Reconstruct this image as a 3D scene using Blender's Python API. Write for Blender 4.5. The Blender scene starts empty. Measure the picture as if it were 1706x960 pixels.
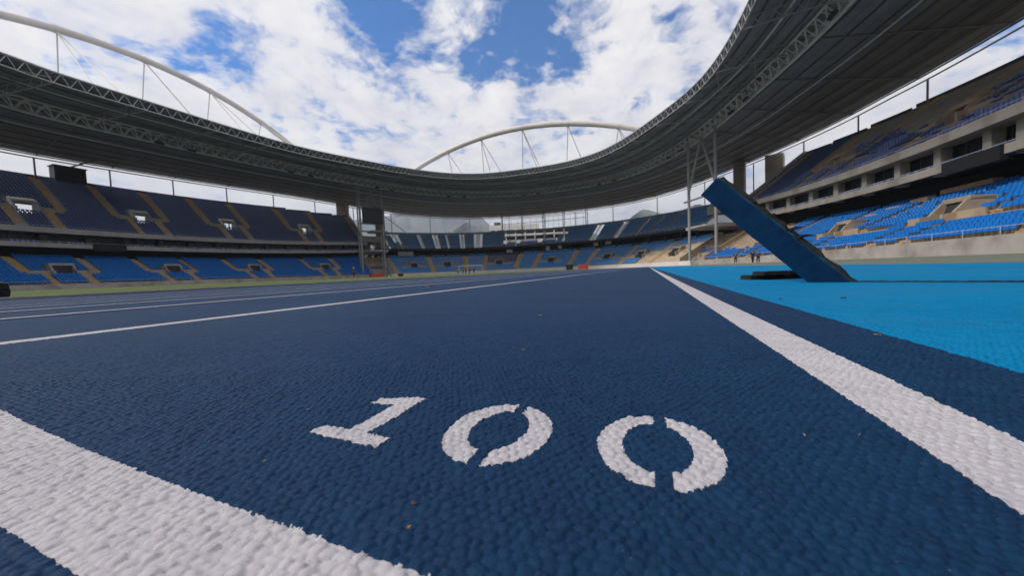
import bpy, bmesh, math, random
import numpy as np
from mathutils import Vector, Matrix
random.seed(7); rng = np.random.default_rng(7)
SC = bpy.context.scene
COL = SC.collection
rad = math.radians

# ------------------------------------------------------------------ camera
CAMH = 0.0923
YAW, PITCH, ROLL = rad(21.837), rad(-2.664), rad(-2.319)
cam_d = bpy.data.cameras.new('camera'); cam = bpy.data.objects.new('camera', cam_d); COL.objects.link(cam)
cam_d.sensor_width = 36.0; cam_d.lens = 36.0 * 569.0 / 1706.0
cam_d.clip_start = 0.01; cam_d.clip_end = 20000
CM = Matrix.Rotation(YAW, 4, 'Z') @ Matrix.Rotation(math.pi/2 + PITCH, 4, 'X') @ Matrix.Rotation(ROLL, 4, 'Z')
cam.matrix_world = Matrix.Translation((0, 0, CAMH)) @ CM
SC.camera = cam
cam_d.dof.use_dof = True; cam_d.dof.focus_distance = 0.32; cam_d.dof.aperture_fstop = 14
FW = np.array([-math.sin(YAW), math.cos(YAW)]); RT = np.array([math.cos(YAW), math.sin(YAW)])

# ------------------------------------------------------------------ world, sun
SUN_EL, SUN_AZ = rad(43), rad(238)          # azimuth clockwise from +Y
W = bpy.data.worlds.new("World"); SC.world = W; W.use_nodes = True
nt = W.node_tree; nt.nodes.clear()
def N(t, typ, **k):
    n = t.nodes.new(typ)
    for a, b in k.items(): setattr(n, a, b)
    return n
def mth(t, op, a, b=None, clamp=False):
    n = N(t, 'ShaderNodeMath', operation=op, use_clamp=clamp)
    for i, v in enumerate((a, b)):
        if v is None: continue
        if isinstance(v, (int, float)): n.inputs[i].default_value = v
        else: t.links.new(v, n.inputs[i])
    return n.outputs[0]
def ramp(t, fac, stops, interp='LINEAR'):
    n = N(t, 'ShaderNodeValToRGB'); cr = n.color_ramp; cr.interpolation = interp
    while len(cr.elements) < len(stops): cr.elements.new(0.5)
    for e, (p, c) in zip(cr.elements, stops):
        e.position = p; e.color = (c, c, c, 1) if isinstance(c, (int, float)) else (*c, 1)
    t.links.new(fac, n.inputs[0]); return n.outputs[0]
sky = N(nt, 'ShaderNodeTexSky', sky_type='NISHITA'); sky.sun_disc = False
sky.sun_elevation = SUN_EL; sky.sun_rotation = SUN_AZ; sky.air_density = 1.0; sky.dust_density = 0.6; sky.ozone_density = 2.0
tc = N(nt, 'ShaderNodeTexCoord'); sep = N(nt, 'ShaderNodeSeparateXYZ'); nt.links.new(tc.outputs['Generated'], sep.inputs[0])
zz = mth(nt, 'ADD', mth(nt, 'MAXIMUM', sep.outputs[2], 0.0), 0.22)
cmb = N(nt, 'ShaderNodeCombineXYZ')
nt.links.new(mth(nt, 'DIVIDE', sep.outputs[0], zz), cmb.inputs[0]); nt.links.new(mth(nt, 'DIVIDE', sep.outputs[1], zz), cmb.inputs[1])
def noise(t, vec, scale, detail, rough=0.5, dist=0.0, dims='3D'):
    n = N(t, 'ShaderNodeTexNoise', noise_dimensions=dims); n.inputs['Scale'].default_value = scale; n.inputs['Detail'].default_value = detail
    n.inputs['Roughness'].default_value = rough; n.inputs['Distortion'].default_value = dist
    t.links.new(vec, n.inputs['Vector']); return n.outputs[0]
n1 = noise(nt, cmb.outputs[0], 2.9, 10, 0.62, 0.25)
n2 = noise(nt, cmb.outputs[0], 11.0, 8, 0.62, 0.5)
dens = mth(nt, 'ADD', mth(nt, 'ADD', mth(nt, 'MULTIPLY', n1, 0.70), mth(nt, 'MULTIPLY', n2, 0.30)), 0.024)
# the clearer patches of this day's sky, as soft regions of direction
CLEAR = [((-.298, .762, .574), .25, .15), ((-.198, .812, .549), .17, .09), ((-.539, .605, .586), .20, .15), ((-.401, .77, .496), .11, .09), ((-.751, .447, .485), .11, .12), ((-.691, .643, .331), .07, .06),
         ((.047, .843, .536), .08, .08), ((-.828, .306, .47), .04, .05), ((-.904, .245, .351), .06, .07), ((.515, .81, .28), .16, .10), ((-.811, .391, .436), .07, .07), ((-.05, .55, .84), .3, .1)]
acc = dens
for c, r, amt in CLEAR:
    v = Vector(c).normalized()
    dn = N(nt, 'ShaderNodeVectorMath', operation='DISTANCE'); nrm = N(nt, 'ShaderNodeVectorMath', operation='NORMALIZE')
    nt.links.new(tc.outputs['Generated'], nrm.inputs[0]); nt.links.new(nrm.outputs[0], dn.inputs[0]); dn.inputs[1].default_value = v
    mr = N(nt, 'ShaderNodeMapRange', interpolation_type='SMOOTHSTEP'); nt.links.new(dn.outputs['Value'], mr.inputs[0])
    mr.inputs[1].default_value = 0.0; mr.inputs[2].default_value = r; mr.inputs[3].default_value = amt; mr.inputs[4].default_value = 0.0
    acc = mth(nt, 'SUBTRACT', acc, mr.outputs[0])
lowc = N(nt, 'ShaderNodeMapRange', interpolation_type='SMOOTHSTEP'); nt.links.new(sep.outputs[2], lowc.inputs[0])
lowc.inputs[1].default_value = 0.04; lowc.inputs[2].default_value = 0.40; lowc.inputs[3].default_value = 0.09; lowc.inputs[4].default_value = 0.0
acc = mth(nt, 'ADD', acc, lowc.outputs[0])
mask = ramp(nt, acc, [(0.395, 0.0), (0.44, 0.40), (0.49, 0.88), (0.55, 1.0)])
n3 = noise(nt, cmb.outputs[0], 3.2, 7, 0.6, 0.3)
ccol = ramp(nt, n3, [(0.30, (0.70, 0.69, 0.76)), (0.46, (0.88, 0.85, 0.88)), (0.60, (1.0, 0.965, 0.955))])
hs = N(nt, 'ShaderNodeHueSaturation'); hs.inputs['Saturation'].default_value = 2.3; nt.links.new(sky.outputs[0], hs.inputs['Color'])
bg1 = N(nt, 'ShaderNodeBackground'); tn = N(nt, 'ShaderNodeMixRGB', blend_type='MULTIPLY'); tn.inputs[0].default_value = 1.0; tn.inputs[2].default_value = (.62, .98, 1.12, 1); nt.links.new(hs.outputs[0], tn.inputs[1]); nt.links.new(tn.outputs[0], bg1.inputs[0]); bg1.inputs[1].default_value = 0.080
bg2 = N(nt, 'ShaderNodeBackground'); nt.links.new(ccol, bg2.inputs[0]); bg2.inputs[1].default_value = 0.58
mx = N(nt, 'ShaderNodeMixShader'); nt.links.new(mask, mx.inputs[0]); nt.links.new(bg1.outputs[0], mx.inputs[1]); nt.links.new(bg2.outputs[0], mx.inputs[2])
out = N(nt, 'ShaderNodeOutputWorld'); nt.links.new(mx.outputs[0], out.inputs[0])

sd = bpy.data.lights.new('sun', 'SUN'); sd.energy = 1.35; sd.angle = rad(14); sd.color = (1.0, 0.94, 0.86)
sun = bpy.data.objects.new('sun', sd); COL.objects.link(sun)
sdir = Vector((math.sin(SUN_AZ)*math.cos(SUN_EL), math.cos(SUN_AZ)*math.cos(SUN_EL), math.sin(SUN_EL)))
sun.rotation_euler = sdir.to_track_quat('Z', 'Y').to_euler(); sun.location = (-60, -60, 90)
SC.view_settings.view_transform = 'Standard'; SC.view_settings.look = 'None'; SC.view_settings.exposure = 0.88; SC.view_settings.gamma = 1

# ------------------------------------------------------------------ materials
def mat(name, col, rough=0.7, var=0.0, vscale=3.0, bump=0.0, bscale=40.0, metal=0.0, dirt=None, spec=0.5, detail=4, stretch=None, bdist=0.02):
    m = bpy.data.materials.new(name); m.use_nodes = True; t = m.node_tree; b = t.nodes['Principled BSDF']
    b.inputs['Base Color'].default_value = (*col, 1); b.inputs['Roughness'].default_value = rough; b.inputs['Metallic'].default_value = metal
    b.inputs['Specular IOR Level'].default_value = spec
    geo = N(t, 'ShaderNodeNewGeometry'); vec = geo.outputs['Position']
    if stretch:
        mp = N(t, 'ShaderNodeMapping'); mp.inputs['Scale'].default_value = stretch; t.links.new(vec, mp.inputs[0]); vec = mp.outputs[0]
    if var > 0 or dirt:
        nz = noise(t, vec, vscale, detail, 0.6)
        d = dirt or tuple(c*0.5 for c in col)
        c = ramp(t, nz, [(0.32, tuple(a*(1-var)+b_*var for a, b_ in zip(col, d))), (0.50, col), (0.70, tuple(min(1, a*(1+0.35*var)) for a in col))])
        t.links.new(c, b.inputs['Base Color'])
    if bump > 0:
        nb = noise(t, vec, bscale, 3, 0.55); bn = N(t, 'ShaderNodeBump'); bn.inputs['Strength'].default_value = bump; bn.inputs['Distance'].default_value = bdist
        t.links.new(nb, bn.inputs['Height']); t.links.new(bn.outputs[0], b.inputs['Normal'])
    return m
def track_mat(name, col, dark, light, speck, cellbump, rough=0.7, spec=0.22, sp_amt=1.0, dust=0.10):
    """granular rubber: cell-scale colour change, fine dust, sparse specks; cellbump adds the embossed grain away from the modelled patch"""
    m = bpy.data.materials.new(name); m.use_nodes = True; t = m.node_tree; b = t.nodes['Principled BSDF']
    geo = N(t, 'ShaderNodeNewGeometry'); pos = geo.outputs['Position']
    big = noise(t, pos, 2.2, 5, 0.6); fine = noise(t, pos, 420, 3, 0.6); mid = noise(t, pos, 38, 4, 0.65)
    mixv = mth(t, 'ADD', mth(t, 'MULTIPLY', big, 0.35), mth(t, 'ADD', mth(t, 'MULTIPLY', fine, 0.30), mth(t, 'MULTIPLY', mid, 0.35)))
    c = ramp(t, mixv, [(0.36, dark), (0.50, col), (0.64, light)])
    du = noise(t, pos, 0.9, 6, 0.7); dum = ramp(t, du, [(0.50, 0.0), (0.72, dust)]); md = N(t, 'ShaderNodeMixRGB'); t.links.new(dum, md.inputs[0]); t.links.new(c, md.inputs[1]); md.inputs[2].default_value = (.16, .17, .19, 1); c = md.outputs[0]
    sp = noise(t, pos, 900, 2, 0.5); spm = ramp(t, sp, [(0.70, 0.0), (0.76, sp_amt)])
    mx = N(t, 'ShaderNodeMixRGB'); t.links.new(spm, mx.inputs[0]); t.links.new(c, mx.inputs[1]); mx.inputs[2].default_value = (*speck, 1)
    t.links.new(mx.outputs[0], b.inputs['Base Color']); b.inputs['Roughness'].default_value = rough; b.inputs['Specular IOR Level'].default_value = spec
    bn = N(t, 'ShaderNodeBump'); bn.inputs['Strength'].default_value = 0.5; bn.inputs['Distance'].default_value = 0.0006
    t.links.new(fine, bn.inputs['Height'])
    if cellbump:
        vo = N(t, 'ShaderNodeTexVoronoi', feature='DISTANCE_TO_EDGE'); vo.inputs['Scale'].default_value = 140; t.links.new(pos, vo.inputs['Vector'])
        b2 = N(t, 'ShaderNodeBump'); b2.inputs['Strength'].default_value = 0.8; b2.inputs['Distance'].default_value = 0.0022
        t.links.new(vo.outputs[0], b2.inputs['Height']); t.links.new(bn.outputs[0], b2.inputs['Normal']); bn = b2
    t.links.new(bn.outputs[0], b.inputs['Normal'])
    return m
NAVY = ((0.0042, 0.038, 0.108), (0.0026, 0.026, 0.078), (0.007, 0.051, 0.138), (0.10, 0.11, 0.14))
M = dict(
    track=track_mat('navy_track_rubber', *NAVY, cellbump=False),
    track_far=track_mat('navy_track_rubber_distance', *NAVY, cellbump=True, sp_amt=0.3),
    paint=track_mat('white_line_paint', (0.60, 0.575, 0.615), (0.47, 0.455, 0.50), (0.68, 0.66, 0.69), (0.22, 0.23, 0.30), cellbump=False, rough=0.75),
    runoff=track_mat('light_blue_runoff_rubber', (0.002, 0.235, 0.50), (0.0015, 0.19, 0.42), (0.003, 0.265, 0.56), (0.01, 0.05, 0.12), cellbump=True, rough=0.9, spec=0.12, sp_amt=0.8, dust=0.22),
    grass=mat('pitch_grass', (0.085, 0.125, 0.018), 0.9, 0.5, 0.8, 0.6, 30),
    ground=mat('surrounding_ground', (0.20, 0.20, 0.17), 0.9, 0.4, 0.3),
    concrete=mat('stand_concrete', (0.40, 0.38, 0.38), 0.85, 0.45, 0.6, 0.3, 6, stretch=(1, 1, 0.4)),
    tan=mat('weathered_tan_concrete', (0.46, 0.36, 0.26), 0.9, 0.45, 0.7),
    brown=mat('bare_brown_terrace', (0.33, 0.30, 0.27), 0.9, 0.45, 0.8),
    parapet=mat('pale_parapet_concrete', (0.45, 0.42, 0.405), 0.8, 0.35, 0.5, stretch=(1, 1, 0.15)),
    parapet_w=mat('warm_weathered_parapet', (0.36, 0.325, 0.29), 0.85, 0.45, 0.4, dirt=(0.16, 0.13, 0.11), stretch=(1, 1, 0.2)),
    wallw=mat('stained_perimeter_wall', (0.46, 0.42, 0.38), 0.9, 0.55, 0.45, dirt=(0.2, 0.16, 0.12)),
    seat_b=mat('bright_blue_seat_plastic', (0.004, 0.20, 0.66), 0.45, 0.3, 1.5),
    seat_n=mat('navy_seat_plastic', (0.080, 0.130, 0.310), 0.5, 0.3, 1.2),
    seat_t=mat('teal_blue_seat_plastic', (0.06, 0.35, 0.80), 0.5, 0.3, 1.2),  # blue lifted to make up for roof shade on the upper end seats
    seat_e=mat('lit_copy_blue_seat_plastic', (0.07, 0.42, 0.95), 0.5, 0.35, 1.0),  # lighter copy of the blue seat, standing in for light on the end stand
    seat_f=mat('faded_violet_blue_seat_plastic', (0.20, 0.26, 0.54), 0.5, 0.4, 1.2),
    seat_w=mat('bleached_seat_plastic', (0.35, 0.45, 0.62), 0.5, 0.2, 1.0),
    aisle=mat('ochre_aisle_paint', (0.56, 0.34, 0.12), 0.85, 0.5, 1.5),
    dark=mat('near_black_recess', (0.035, 0.037, 0.045), 0.8, 0.3, 1.0),  # near-black recess colour; stands in for shade inside the vomitory openings
    glass=mat('dark_suite_glass', (0.012, 0.014, 0.018), 0.25, 0, spec=0.4),
    frame=mat('dark_window_frame', (0.06, 0.06, 0.065), 0.5),
    steel=mat('pale_painted_steel', (0.38, 0.375, 0.385), 0.5, 0.25, 0.8),
    steel_b=mat('lifted_underside_steel', (0.80, 0.79, 0.80), 0.5, 0.2, 0.8),  # paler copy of the steel, lifted because the roof underside is shaded
    steel_d=mat('grey_roof_steel', (0.13, 0.12, 0.125), 0.6, 0.3, 0.8),
    arch=mat('cream_arch_paint', (0.74, 0.68, 0.62), 0.45, 0.2, 0.25),
    deck=mat('roof_sheet_grey', (0.29, 0.31, 0.36), 0.6, 0.35, 0.35, stretch=(1, 1, 1)),
    deck_o=mat('roof_sheet_brownish', (0.28, 0.26, 0.265), 0.65, 0.35, 0.35),
    pylon=mat('brown_concrete_pylon', (0.30, 0.25, 0.21), 0.9, 0.4, 0.4),
    rail=mat('pale_blue_rail', (0.45, 0.52, 0.70), 0.5),
    black=mat('matt_black', (0.012, 0.012, 0.014), 0.7, 0.3, 3),
    screen=mat('switched_off_screen', (0.010, 0.011, 0.014), 0.35),
    red=mat('faded_red_board', (0.55, 0.06, 0.06), 0.7, 0.3, 2),
    white=mat('white_paint', (0.78, 0.76, 0.72), 0.6, 0.2, 0.6),
    rubber_blue=mat('shade_darkened_blue_rubber', (0.002, 0.036, 0.10), 0.8, 0.5, 14, 0.5, 150, bdist=0.003, spec=0.2),  # runoff blue darkened to put the tilted face's shade into the colour
    rubber_black=mat('crumbling_black_rubber', (0.016, 0.017, 0.018), 0.95, 0.6, 40, 0.8, 220, bdist=0.004),
    rubber_teal=mat('frayed_teal_rubber_edge', (0.004, 0.06, 0.10), 0.95, 0.5, 40, 0.6, 200, bdist=0.003),
    hill=mat('wooded_hillside', (0.15, 0.165, 0.15), 0.95, 0.6, 0.006, detail=8),  # base colour lightened in place of thicker haze
    bark=mat('tree_bark', (0.10, 0.075, 0.05), 0.9),
    leaf=mat('tree_leaves', (0.055, 0.10, 0.03), 0.8, 0.5, 0.8),
    timber=mat('pale_timber_panel', (0.50, 0.34, 0.20), 0.8, 0.4, 2.0),
    skin=mat('skin', (0.30, 0.16, 0.10), 0.6), hair=mat('hair', (0.02, 0.015, 0.01), 0.8),
    cl_dark=mat('dark_clothing', (0.02, 0.022, 0.05), 0.9), cl_yellow=mat('yellow_bib', (0.65, 0.50, 0.05), 0.8),
    cl_white=mat('white_cloth', (0.75, 0.75, 0.75), 0.8), cl_green=mat('green_bib', (0.15, 0.40, 0.06), 0.8), cl_red=mat('red_cloth', (0.45, 0.04, 0.04), 0.8),
    straw=mat('straw', (0.50, 0.36, 0.20), 0.8), rust=mat('reddish_scrap', (0.32, 0.12, 0.12), 0.8), ochre=mat('ochre_scrap', (0.55, 0.28, 0.06), 0.7),
    leafdry=mat('dry_leaf_brown', (0.28, 0.16, 0.11), 0.8, 0.4, 60),
)

# ------------------------------------------------------------------ object helpers
def tag(o, label=None, cat=None, group=None, kind=None):
    if label: o['label'] = label
    if cat: o['category'] = cat
    if group: o['group'] = group
    if kind: o['kind'] = kind
    return o
def empty(name, loc, label=None, cat=None, group=None, kind=None):
    o = bpy.data.objects.new(name, None); o.location = loc; COL.objects.link(o); o.empty_display_size = 0.5
    return tag(o, label, cat, group, kind)
def link(name, me, parent=None):
    o = bpy.data.objects.new(name, me); COL.objects.link(o)
    if parent is not None:
        o.parent = parent; p = parent; tot = Vector((0, 0, 0))
        while p is not None: tot += p.location; p = p.parent
        if parent.type == 'MESH': tot = Vector(parent.get('_tot', (0, 0, 0)))
        o.matrix_parent_inverse = Matrix.Translation(-tot)
    return o
def mesh_np(name, V, F, m, parent=None, smooth=False):
    """V (n,3); F (k,4) or (k,3) or list of lists"""
    me = bpy.data.meshes.new(name); V = np.asarray(V, dtype=np.float32)
    if isinstance(F, np.ndarray):
        k, w = F.shape
        me.vertices.add(len(V)); me.vertices.foreach_set('co', V.ravel())
        me.loops.add(k*w); me.loops.foreach_set('vertex_index', F.ravel().astype(np.int32))
        me.polygons.add(k); me.polygons.foreach_set('loop_start', (np.arange(k)*w).astype(np.int32))
        try: me.polygons.foreach_set('loop_total', np.full(k, w, np.int32))
        except Exception: pass
    else:
        me.from_pydata([tuple(v) for v in V], [], F)
    if m is not None: me.materials.append(m if not isinstance(m, str) else M[m])
    if smooth: me.polygons.foreach_set('use_smooth', [True]*len(me.polygons))
    me.update(calc_edges=True); me.validate()
    return link(name, me, parent)
class MB:
    def __init__(s): s.v = []; s.f = []
    def add(s, vs, fs):
        b = len(s.v); s.v += [tuple(v) for v in vs]; s.f += [[b+i for i in f] for f in fs]
    def hexa(s, p):   # 8 points: bottom 4 (ccw), top 4
        s.add(p, [[3, 2, 1, 0], [4, 5, 6, 7], [0, 1, 5, 4], [1, 2, 6, 5], [2, 3, 7, 6], [3, 0, 4, 7]])
    def box(s, c, sz, ax=(1, 0)):
        ax = np.array(ax, float); ax /= np.linalg.norm(ax); ay = np.array([-ax[1], ax[0]]); p = []
        for z in (-.5, .5):
            for a, b in ((-.5, -.5), (.5, -.5), (.5, .5), (-.5, .5)):
                q = np.array(c[:2]) + ax*a*sz[0] + ay*b*sz[1]; p.append((q[0], q[1], c[2]+z*sz[2]))
        s.hexa(p)
    def tube(s, pts, r, n=6, closed=False):
        pts = [np.array(p, float) for p in pts]; k = len(pts); rings = []
        for i, p in enumerate(pts):
            if closed: t = pts[(i+1) % k]-pts[i-1]
            else: t = pts[min(i+1, k-1)]-pts[max(i-1, 0)]
            t = t/np.linalg.norm(t); up = np.array([0, 0, 1.]) if abs(t[2]) < .95 else np.array([1., 0, 0])
            a = np.cross(t, up); a /= np.linalg.norm(a); b = np.cross(a, t)
            rr = r[i] if isinstance(r, (list, tuple)) else r
            rings.append([p+rr*(math.cos(2*math.pi*j/n)*a+math.sin(2*math.pi*j/n)*b) for j in range(n)])
        vs = [v for rg in rings for v in rg]; fs = []
        for i in range(k if closed else k-1):
            for j in range(n):
                a_, b_ = i*n+j, i*n+(j+1) % n; c_, d_ = ((i+1) % k)*n+(j+1) % n, ((i+1) % k)*n+j; fs.append([a_, b_, c_, d_])
        if not closed: fs += [list(range(n))[::-1], [(k-1)*n+j for j in range(n)]]
        s.add(vs, fs)
    def build(s, name, m, parent=None, smooth=False):
        if not s.v: return None
        me = bpy.data.meshes.new(name); me.from_pydata(s.v, [], s.f); me.materials.append(M[m] if isinstance(m, str) else m)
        if smooth: me.polygons.foreach_set('use_smooth', [True]*len(me.polygons))
        me.update(); return link(name, me, parent)
UC = {}
def strut(name, p, q, r, m, parent, n=8):
    """a bar of its own; all bars share one unit cylinder per material"""
    if (m, n) not in UC:
        b = MB(); b.tube([(0, 0, 0), (0, 0, 1)], 1.0, n); me = bpy.data.meshes.new('bar'); me.from_pydata(b.v, [], b.f); me.materials.append(M[m]); me.update(); UC[(m, n)] = me
    o = bpy.data.objects.new(name, UC[(m, n)]); COL.objects.link(o)
    p, q = Vector(p), Vector(q); d = q-p; rot = d.to_track_quat('Z', 'Y')
    loc = p-parent.location if parent else p
    o.parent = parent; o.matrix_local = Matrix.Translation(loc) @ rot.to_matrix().to_4x4() @ Matrix.Diagonal((r, r, d.length, 1))
    return o

# ------------------------------------------------------------------ the bowl's plan: a rounded oval, s = metres round the perimeter wall
CX, CY, RA, RB, RN = -41., 42., 62.5, 92., 2.4
_th = np.linspace(0, 2*np.pi, 20000, endpoint=False); _c, _s = np.cos(_th), np.sin(_th)
_P = np.stack([RA*np.sign(_c)*abs(_c)**(2/RN), RB*np.sign(_s)*abs(_s)**(2/RN)], 1)
_g = np.stack([np.sign(_P[:, 0])*abs(_P[:, 0]/RA)**(RN-1)/RA, np.sign(_P[:, 1])*abs(_P[:, 1]/RB)**(RN-1)/RB], 1)
_N = _g/np.linalg.norm(_g, axis=1)[:, None]; _P = _P+[CX, CY]
_dd = np.linalg.norm(np.roll(_P, -1, 0)-_P, axis=1); _S = np.concatenate([[0], np.cumsum(_dd)]); PL = _S[-1]
_Pc, _Nc = np.vstack([_P, _P[:1]]), np.vstack([_N, _N[:1]])
def RP(s, d, z=None):
    s = np.asarray(s, float) % PL
    p = np.stack([np.interp(s, _S, _Pc[:, k])+d*np.interp(s, _S, _Nc[:, k]) for k in (0, 1)], -1)
    if z is None: return p
    return np.concatenate([p, np.broadcast_to(np.asarray(z, float)[..., None] if np.ndim(z) else np.full(p.shape[:-1]+(1,), z), p.shape[:-1]+(1,))], -1)
def RNn(s):
    s = np.asarray(s, float) % PL
    v = np.stack([np.interp(s, _S, _Nc[:, k]) for k in (0, 1)], -1); return v/np.linalg.norm(v, axis=-1, keepdims=True)
def kk(s): return np.clip(((RP(s, 0)[..., 1]-CY)/62.)**2, 0, 1.25)
def band(mb, s0, s1, prof, step=2.0, cap=True):
    """sweep a closed profile [(d,z or z(s))...] along s0..s1 into mb"""
    n = max(2, int(abs(s1-s0)/step)+1); ss = np.linspace(s0, s1, n); m = len(prof); vs = []
    for s in ss:
        for d, z in prof:
            p = RP(s, d); vs.append((p[0], p[1], z(s) if callable(z) else z))
    fs = [[i*m+j, i*m+(j+1) % m, (i+1)*m+(j+1) % m, (i+1)*m+j] for i in range(n-1) for j in range(m)]
    if cap: fs += [list(range(m))[::-1], [(n-1)*m+j for j in range(m)]]
    mb.add(vs, fs)

# ================================================================== GROUND
mb = MB(); mb.add([(-7000, -7000, -.05), (7000, -7000, -.05), (7000, 9000, -.05), (-7000, 9000, -.05)], [[0, 1, 2, 3]])
tag(mb.build('ground', 'ground'), kind='structure')
TCX, TR = -44.0, 44.258        # centre and outer radius of the track
def stadium(r, y0=0., y1=84., n=48, cx=TCX):
    pts = [(cx+r*math.cos(a), y1+r*math.sin(a)) for a in np.linspace(0, math.pi, n)]
    pts += [(cx+r*math.cos(a), y0+r*math.sin(a)) for a in np.linspace(math.pi, 2*math.pi, n)]
    return pts
def ringmesh(r0, r1, z, m, name, n=48):
    a, b = stadium(r0, n=n), stadium(r1, n=n); k = len(a); V = [(x, y, z) for x, y in a]+[(x, y, z) for x, y in b]
    F = np.array([[i, k+i, k+(i+1) % k, (i+1) % k] for i in range(k)]); return V, F
mb = MB()
V, F = ringmesh(36.6, TR, 0.0, 'track_far', 'track'); mb.add(V, F.tolist())
mb.add([(TCX+36.6, 84.1, -.002), (.258, 84.1, -.002), (.258, 119, -.002), (TCX+36.6, 119, -.002)], [[0, 1, 2, 3]])
tag(mb.build('running_track', 'track_far'), kind='structure')
mb = MB(); mb.add([(.258, -12, 0), (2.92, -12, 0), (2.92, 112, 0), (.258, 118, 0)], [[0, 1, 2, 3]])
tag(mb.build('runoff_strip', 'runoff'), kind='structure')
mb = MB(); mb.add([(2.92, -12, -.012), (24, -12, -.012), (24, 100, -.012), (2.92, 118, -.012)], [[0, 1, 2, 3]])
M['apron'] = mat('grey_green_apron', (0.19, 0.21, 0.16), 0.9, 0.4, 0.7)
tag(mb.build('apron', 'apron'), kind='structure')
# crowned pitch
V = []; F = []; rr = [36.35, 36.0, 33, 28, 22, 15, 8, 1]
for r in rr:
    h = 0.0 if r == rr[0] else 0.02+0.14*(1-(r/36.)**2)
    V += [(x, y, h) for x, y in stadium(r, n=40)]
k = 80
for j in range(len(rr)-1):
    for i in range(k): F.append([j*k+i, j*k+(i+1) % k, (j+1)*k+(i+1) % k, (j+1)*k+i])
F.append([(len(rr)-1)*k+i for i in range(k)])
b = MB(); b.add(V, F); tag(b.build('pitch', 'grass', smooth=True), kind='structure')
# inner kerb
V = []; F = []
for r, z in ((36.46, 0), (36.60, 0), (36.60, .035), (36.46, .035)): V += [(x, y, z) for x, y in stadium(r)]
k = 96; F = np.array([[j*k+i, ((j+1) % 4)*k+i, ((j+1) % 4)*k+(i+1) % k, j*k+(i+1) % k] for j in range(4) for i in range(k)])
tag(mesh_np('track_kerb', V, F, 'parapet'), 'low pale kerb rail dividing the navy track from the green grass', 'kerb')

# ------------------------------------------------------------------ the modelled grain of the track under the camera
def vor(P, pitch, seed):
    """F1, F2 of a jittered staggered grid; cells longer across the lanes"""
    q = P/np.array([pitch*1.12, pitch*0.92]); ci = np.floor(q).astype(int); f1 = np.full(len(P), 9e9); f2 = f1.copy(); idv = np.zeros(len(P))
    for dx in (-1, 0, 1):
        for dy in (-1, 0, 1):
            c = ci+[dx, dy]
            h = (c[:, 0]*73856093 ^ c[:, 1]*19349663 ^ seed*83492791) & 0xffffff
            r1 = ((h*1103515245+12345) & 0xffffff)/16777215.; r2 = ((h*69069+777) & 0xffffff)/16777215.; r3 = ((h*22695477+1) & 0xffffff)/16777215.
            off = np.stack([.5+.46*(r1-.5)+.5*(c[:, 1] & 1), .5+.46*(r2-.5)], 1)-[.25, 0]
            d = np.linalg.norm((c+off-q), axis=1)
            n1 = d < f1; f2 = np.where(n1, f1, np.minimum(f2, d)); idv = np.where(n1, r3, idv); f1 = np.where(n1, d, f1)
    return f1, f2, idv
def smoothn(P, s, seed):
    v = np.zeros(len(P)); r = np.random.default_rng(seed)
    for _ in range(7):
        k = r.normal(size=2)*s; v += np.sin(P@k+r.uniform(0, 6.3))
    return v/7.
def grain(P):
    warp = np.stack([smoothn(P, 260, 3), smoothn(P, 260, 4)], 1)*.0014
    f1, f2, idv = vor(P+warp, .0049, 5)
    e = np.clip((f2-f1)/.36, 0, 1); dome = (1-(1-e)**2.4)*.68+.32*np.clip(1-f1*1.15, 0, 1)
    g1, g2, _ = vor(P+warp*1.5, .0021, 9)
    far = np.clip((P@FW-.28)/.50, 0, 1); far = 1-.6*far*far*(3-2*far)
    return .0001+.0018*far*dome*(.55+.6*idv)+.00016*np.clip((g2-g1)/.5, 0, 1)+.00020*smoothn(P, 1700, 6)+.0003*smoothn(P, 170, 12)
def inellipse(P, c, a, b): return ((P[:, 0]-c[0])/a)**2+((P[:, 1]-c[1])/b)**2 < 1
def inpoly(P, poly):
    x, y = P[:, 0], P[:, 1]; ins = np.zeros(len(P), bool); n = len(poly)
    for i in range(n):
        (x1, y1), (x2, y2) = poly[i], poly[(i+1) % n]
        if y1 == y2: continue
        c = ((y1 > y) != (y2 > y)) & (x < (x2-x1)*(y-y1)/(y2-y1)+x1); ins ^= c
    return ins
def upper_edge(x): return .0815+.09*np.clip(-x-.1, 0, 1)**2
def classify(P, rough):
    """0 track, 1 start line, 2 right lane line, 3 left lane line, 4 one, 5 zero, 6 zero, 7 runoff"""
    w = np.stack([smoothn(P, 900, 21)+.7*smoothn(P, 2600, 23), smoothn(P, 900, 22)+.7*smoothn(P, 2600, 24)], 1)*rough; Q = P+w
    k = np.zeros(len(P), int); x, y = Q[:, 0], Q[:, 1]
    k[(P[:, 0]+smoothn(P, 60, 31)*.002+w[:, 0]*.5) > .258] = 7
    k[(y < upper_edge(x)) & (y > .0442) & (x < .13)] = 1
    k[(x > .1185) & (x < .1645)] = 2
    k[(x < -1.063) & (x > -1.113)] = 3
    one = [(-.1905, .1395), (-.1375, .1375), (-.1370, .1480), (-.1550, .1495), (-.1540, .2052), (-.1660, .2055), (-.1880, .1965), (-.1880, .1862), (-.1698, .1898), (-.1695, .1500), (-.1900, .1495)]
    k[inpoly(Q, one)] = 4
    zA = inellipse(Q, (-.0820, .1758), .0302, .0372) & ~inellipse(Q, (-.0823, .1770), .0163, .0246) & (abs(x+.0797) > .0033)
    k[zA] = 5
    zB = inellipse(Q, (.0026, .1826), .0295, .0362) & ~inellipse(Q, (.0022, .1828), .0165, .0250) & (abs(x-.0044) > .0033)
    k[zB] = 6
    return k
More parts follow.
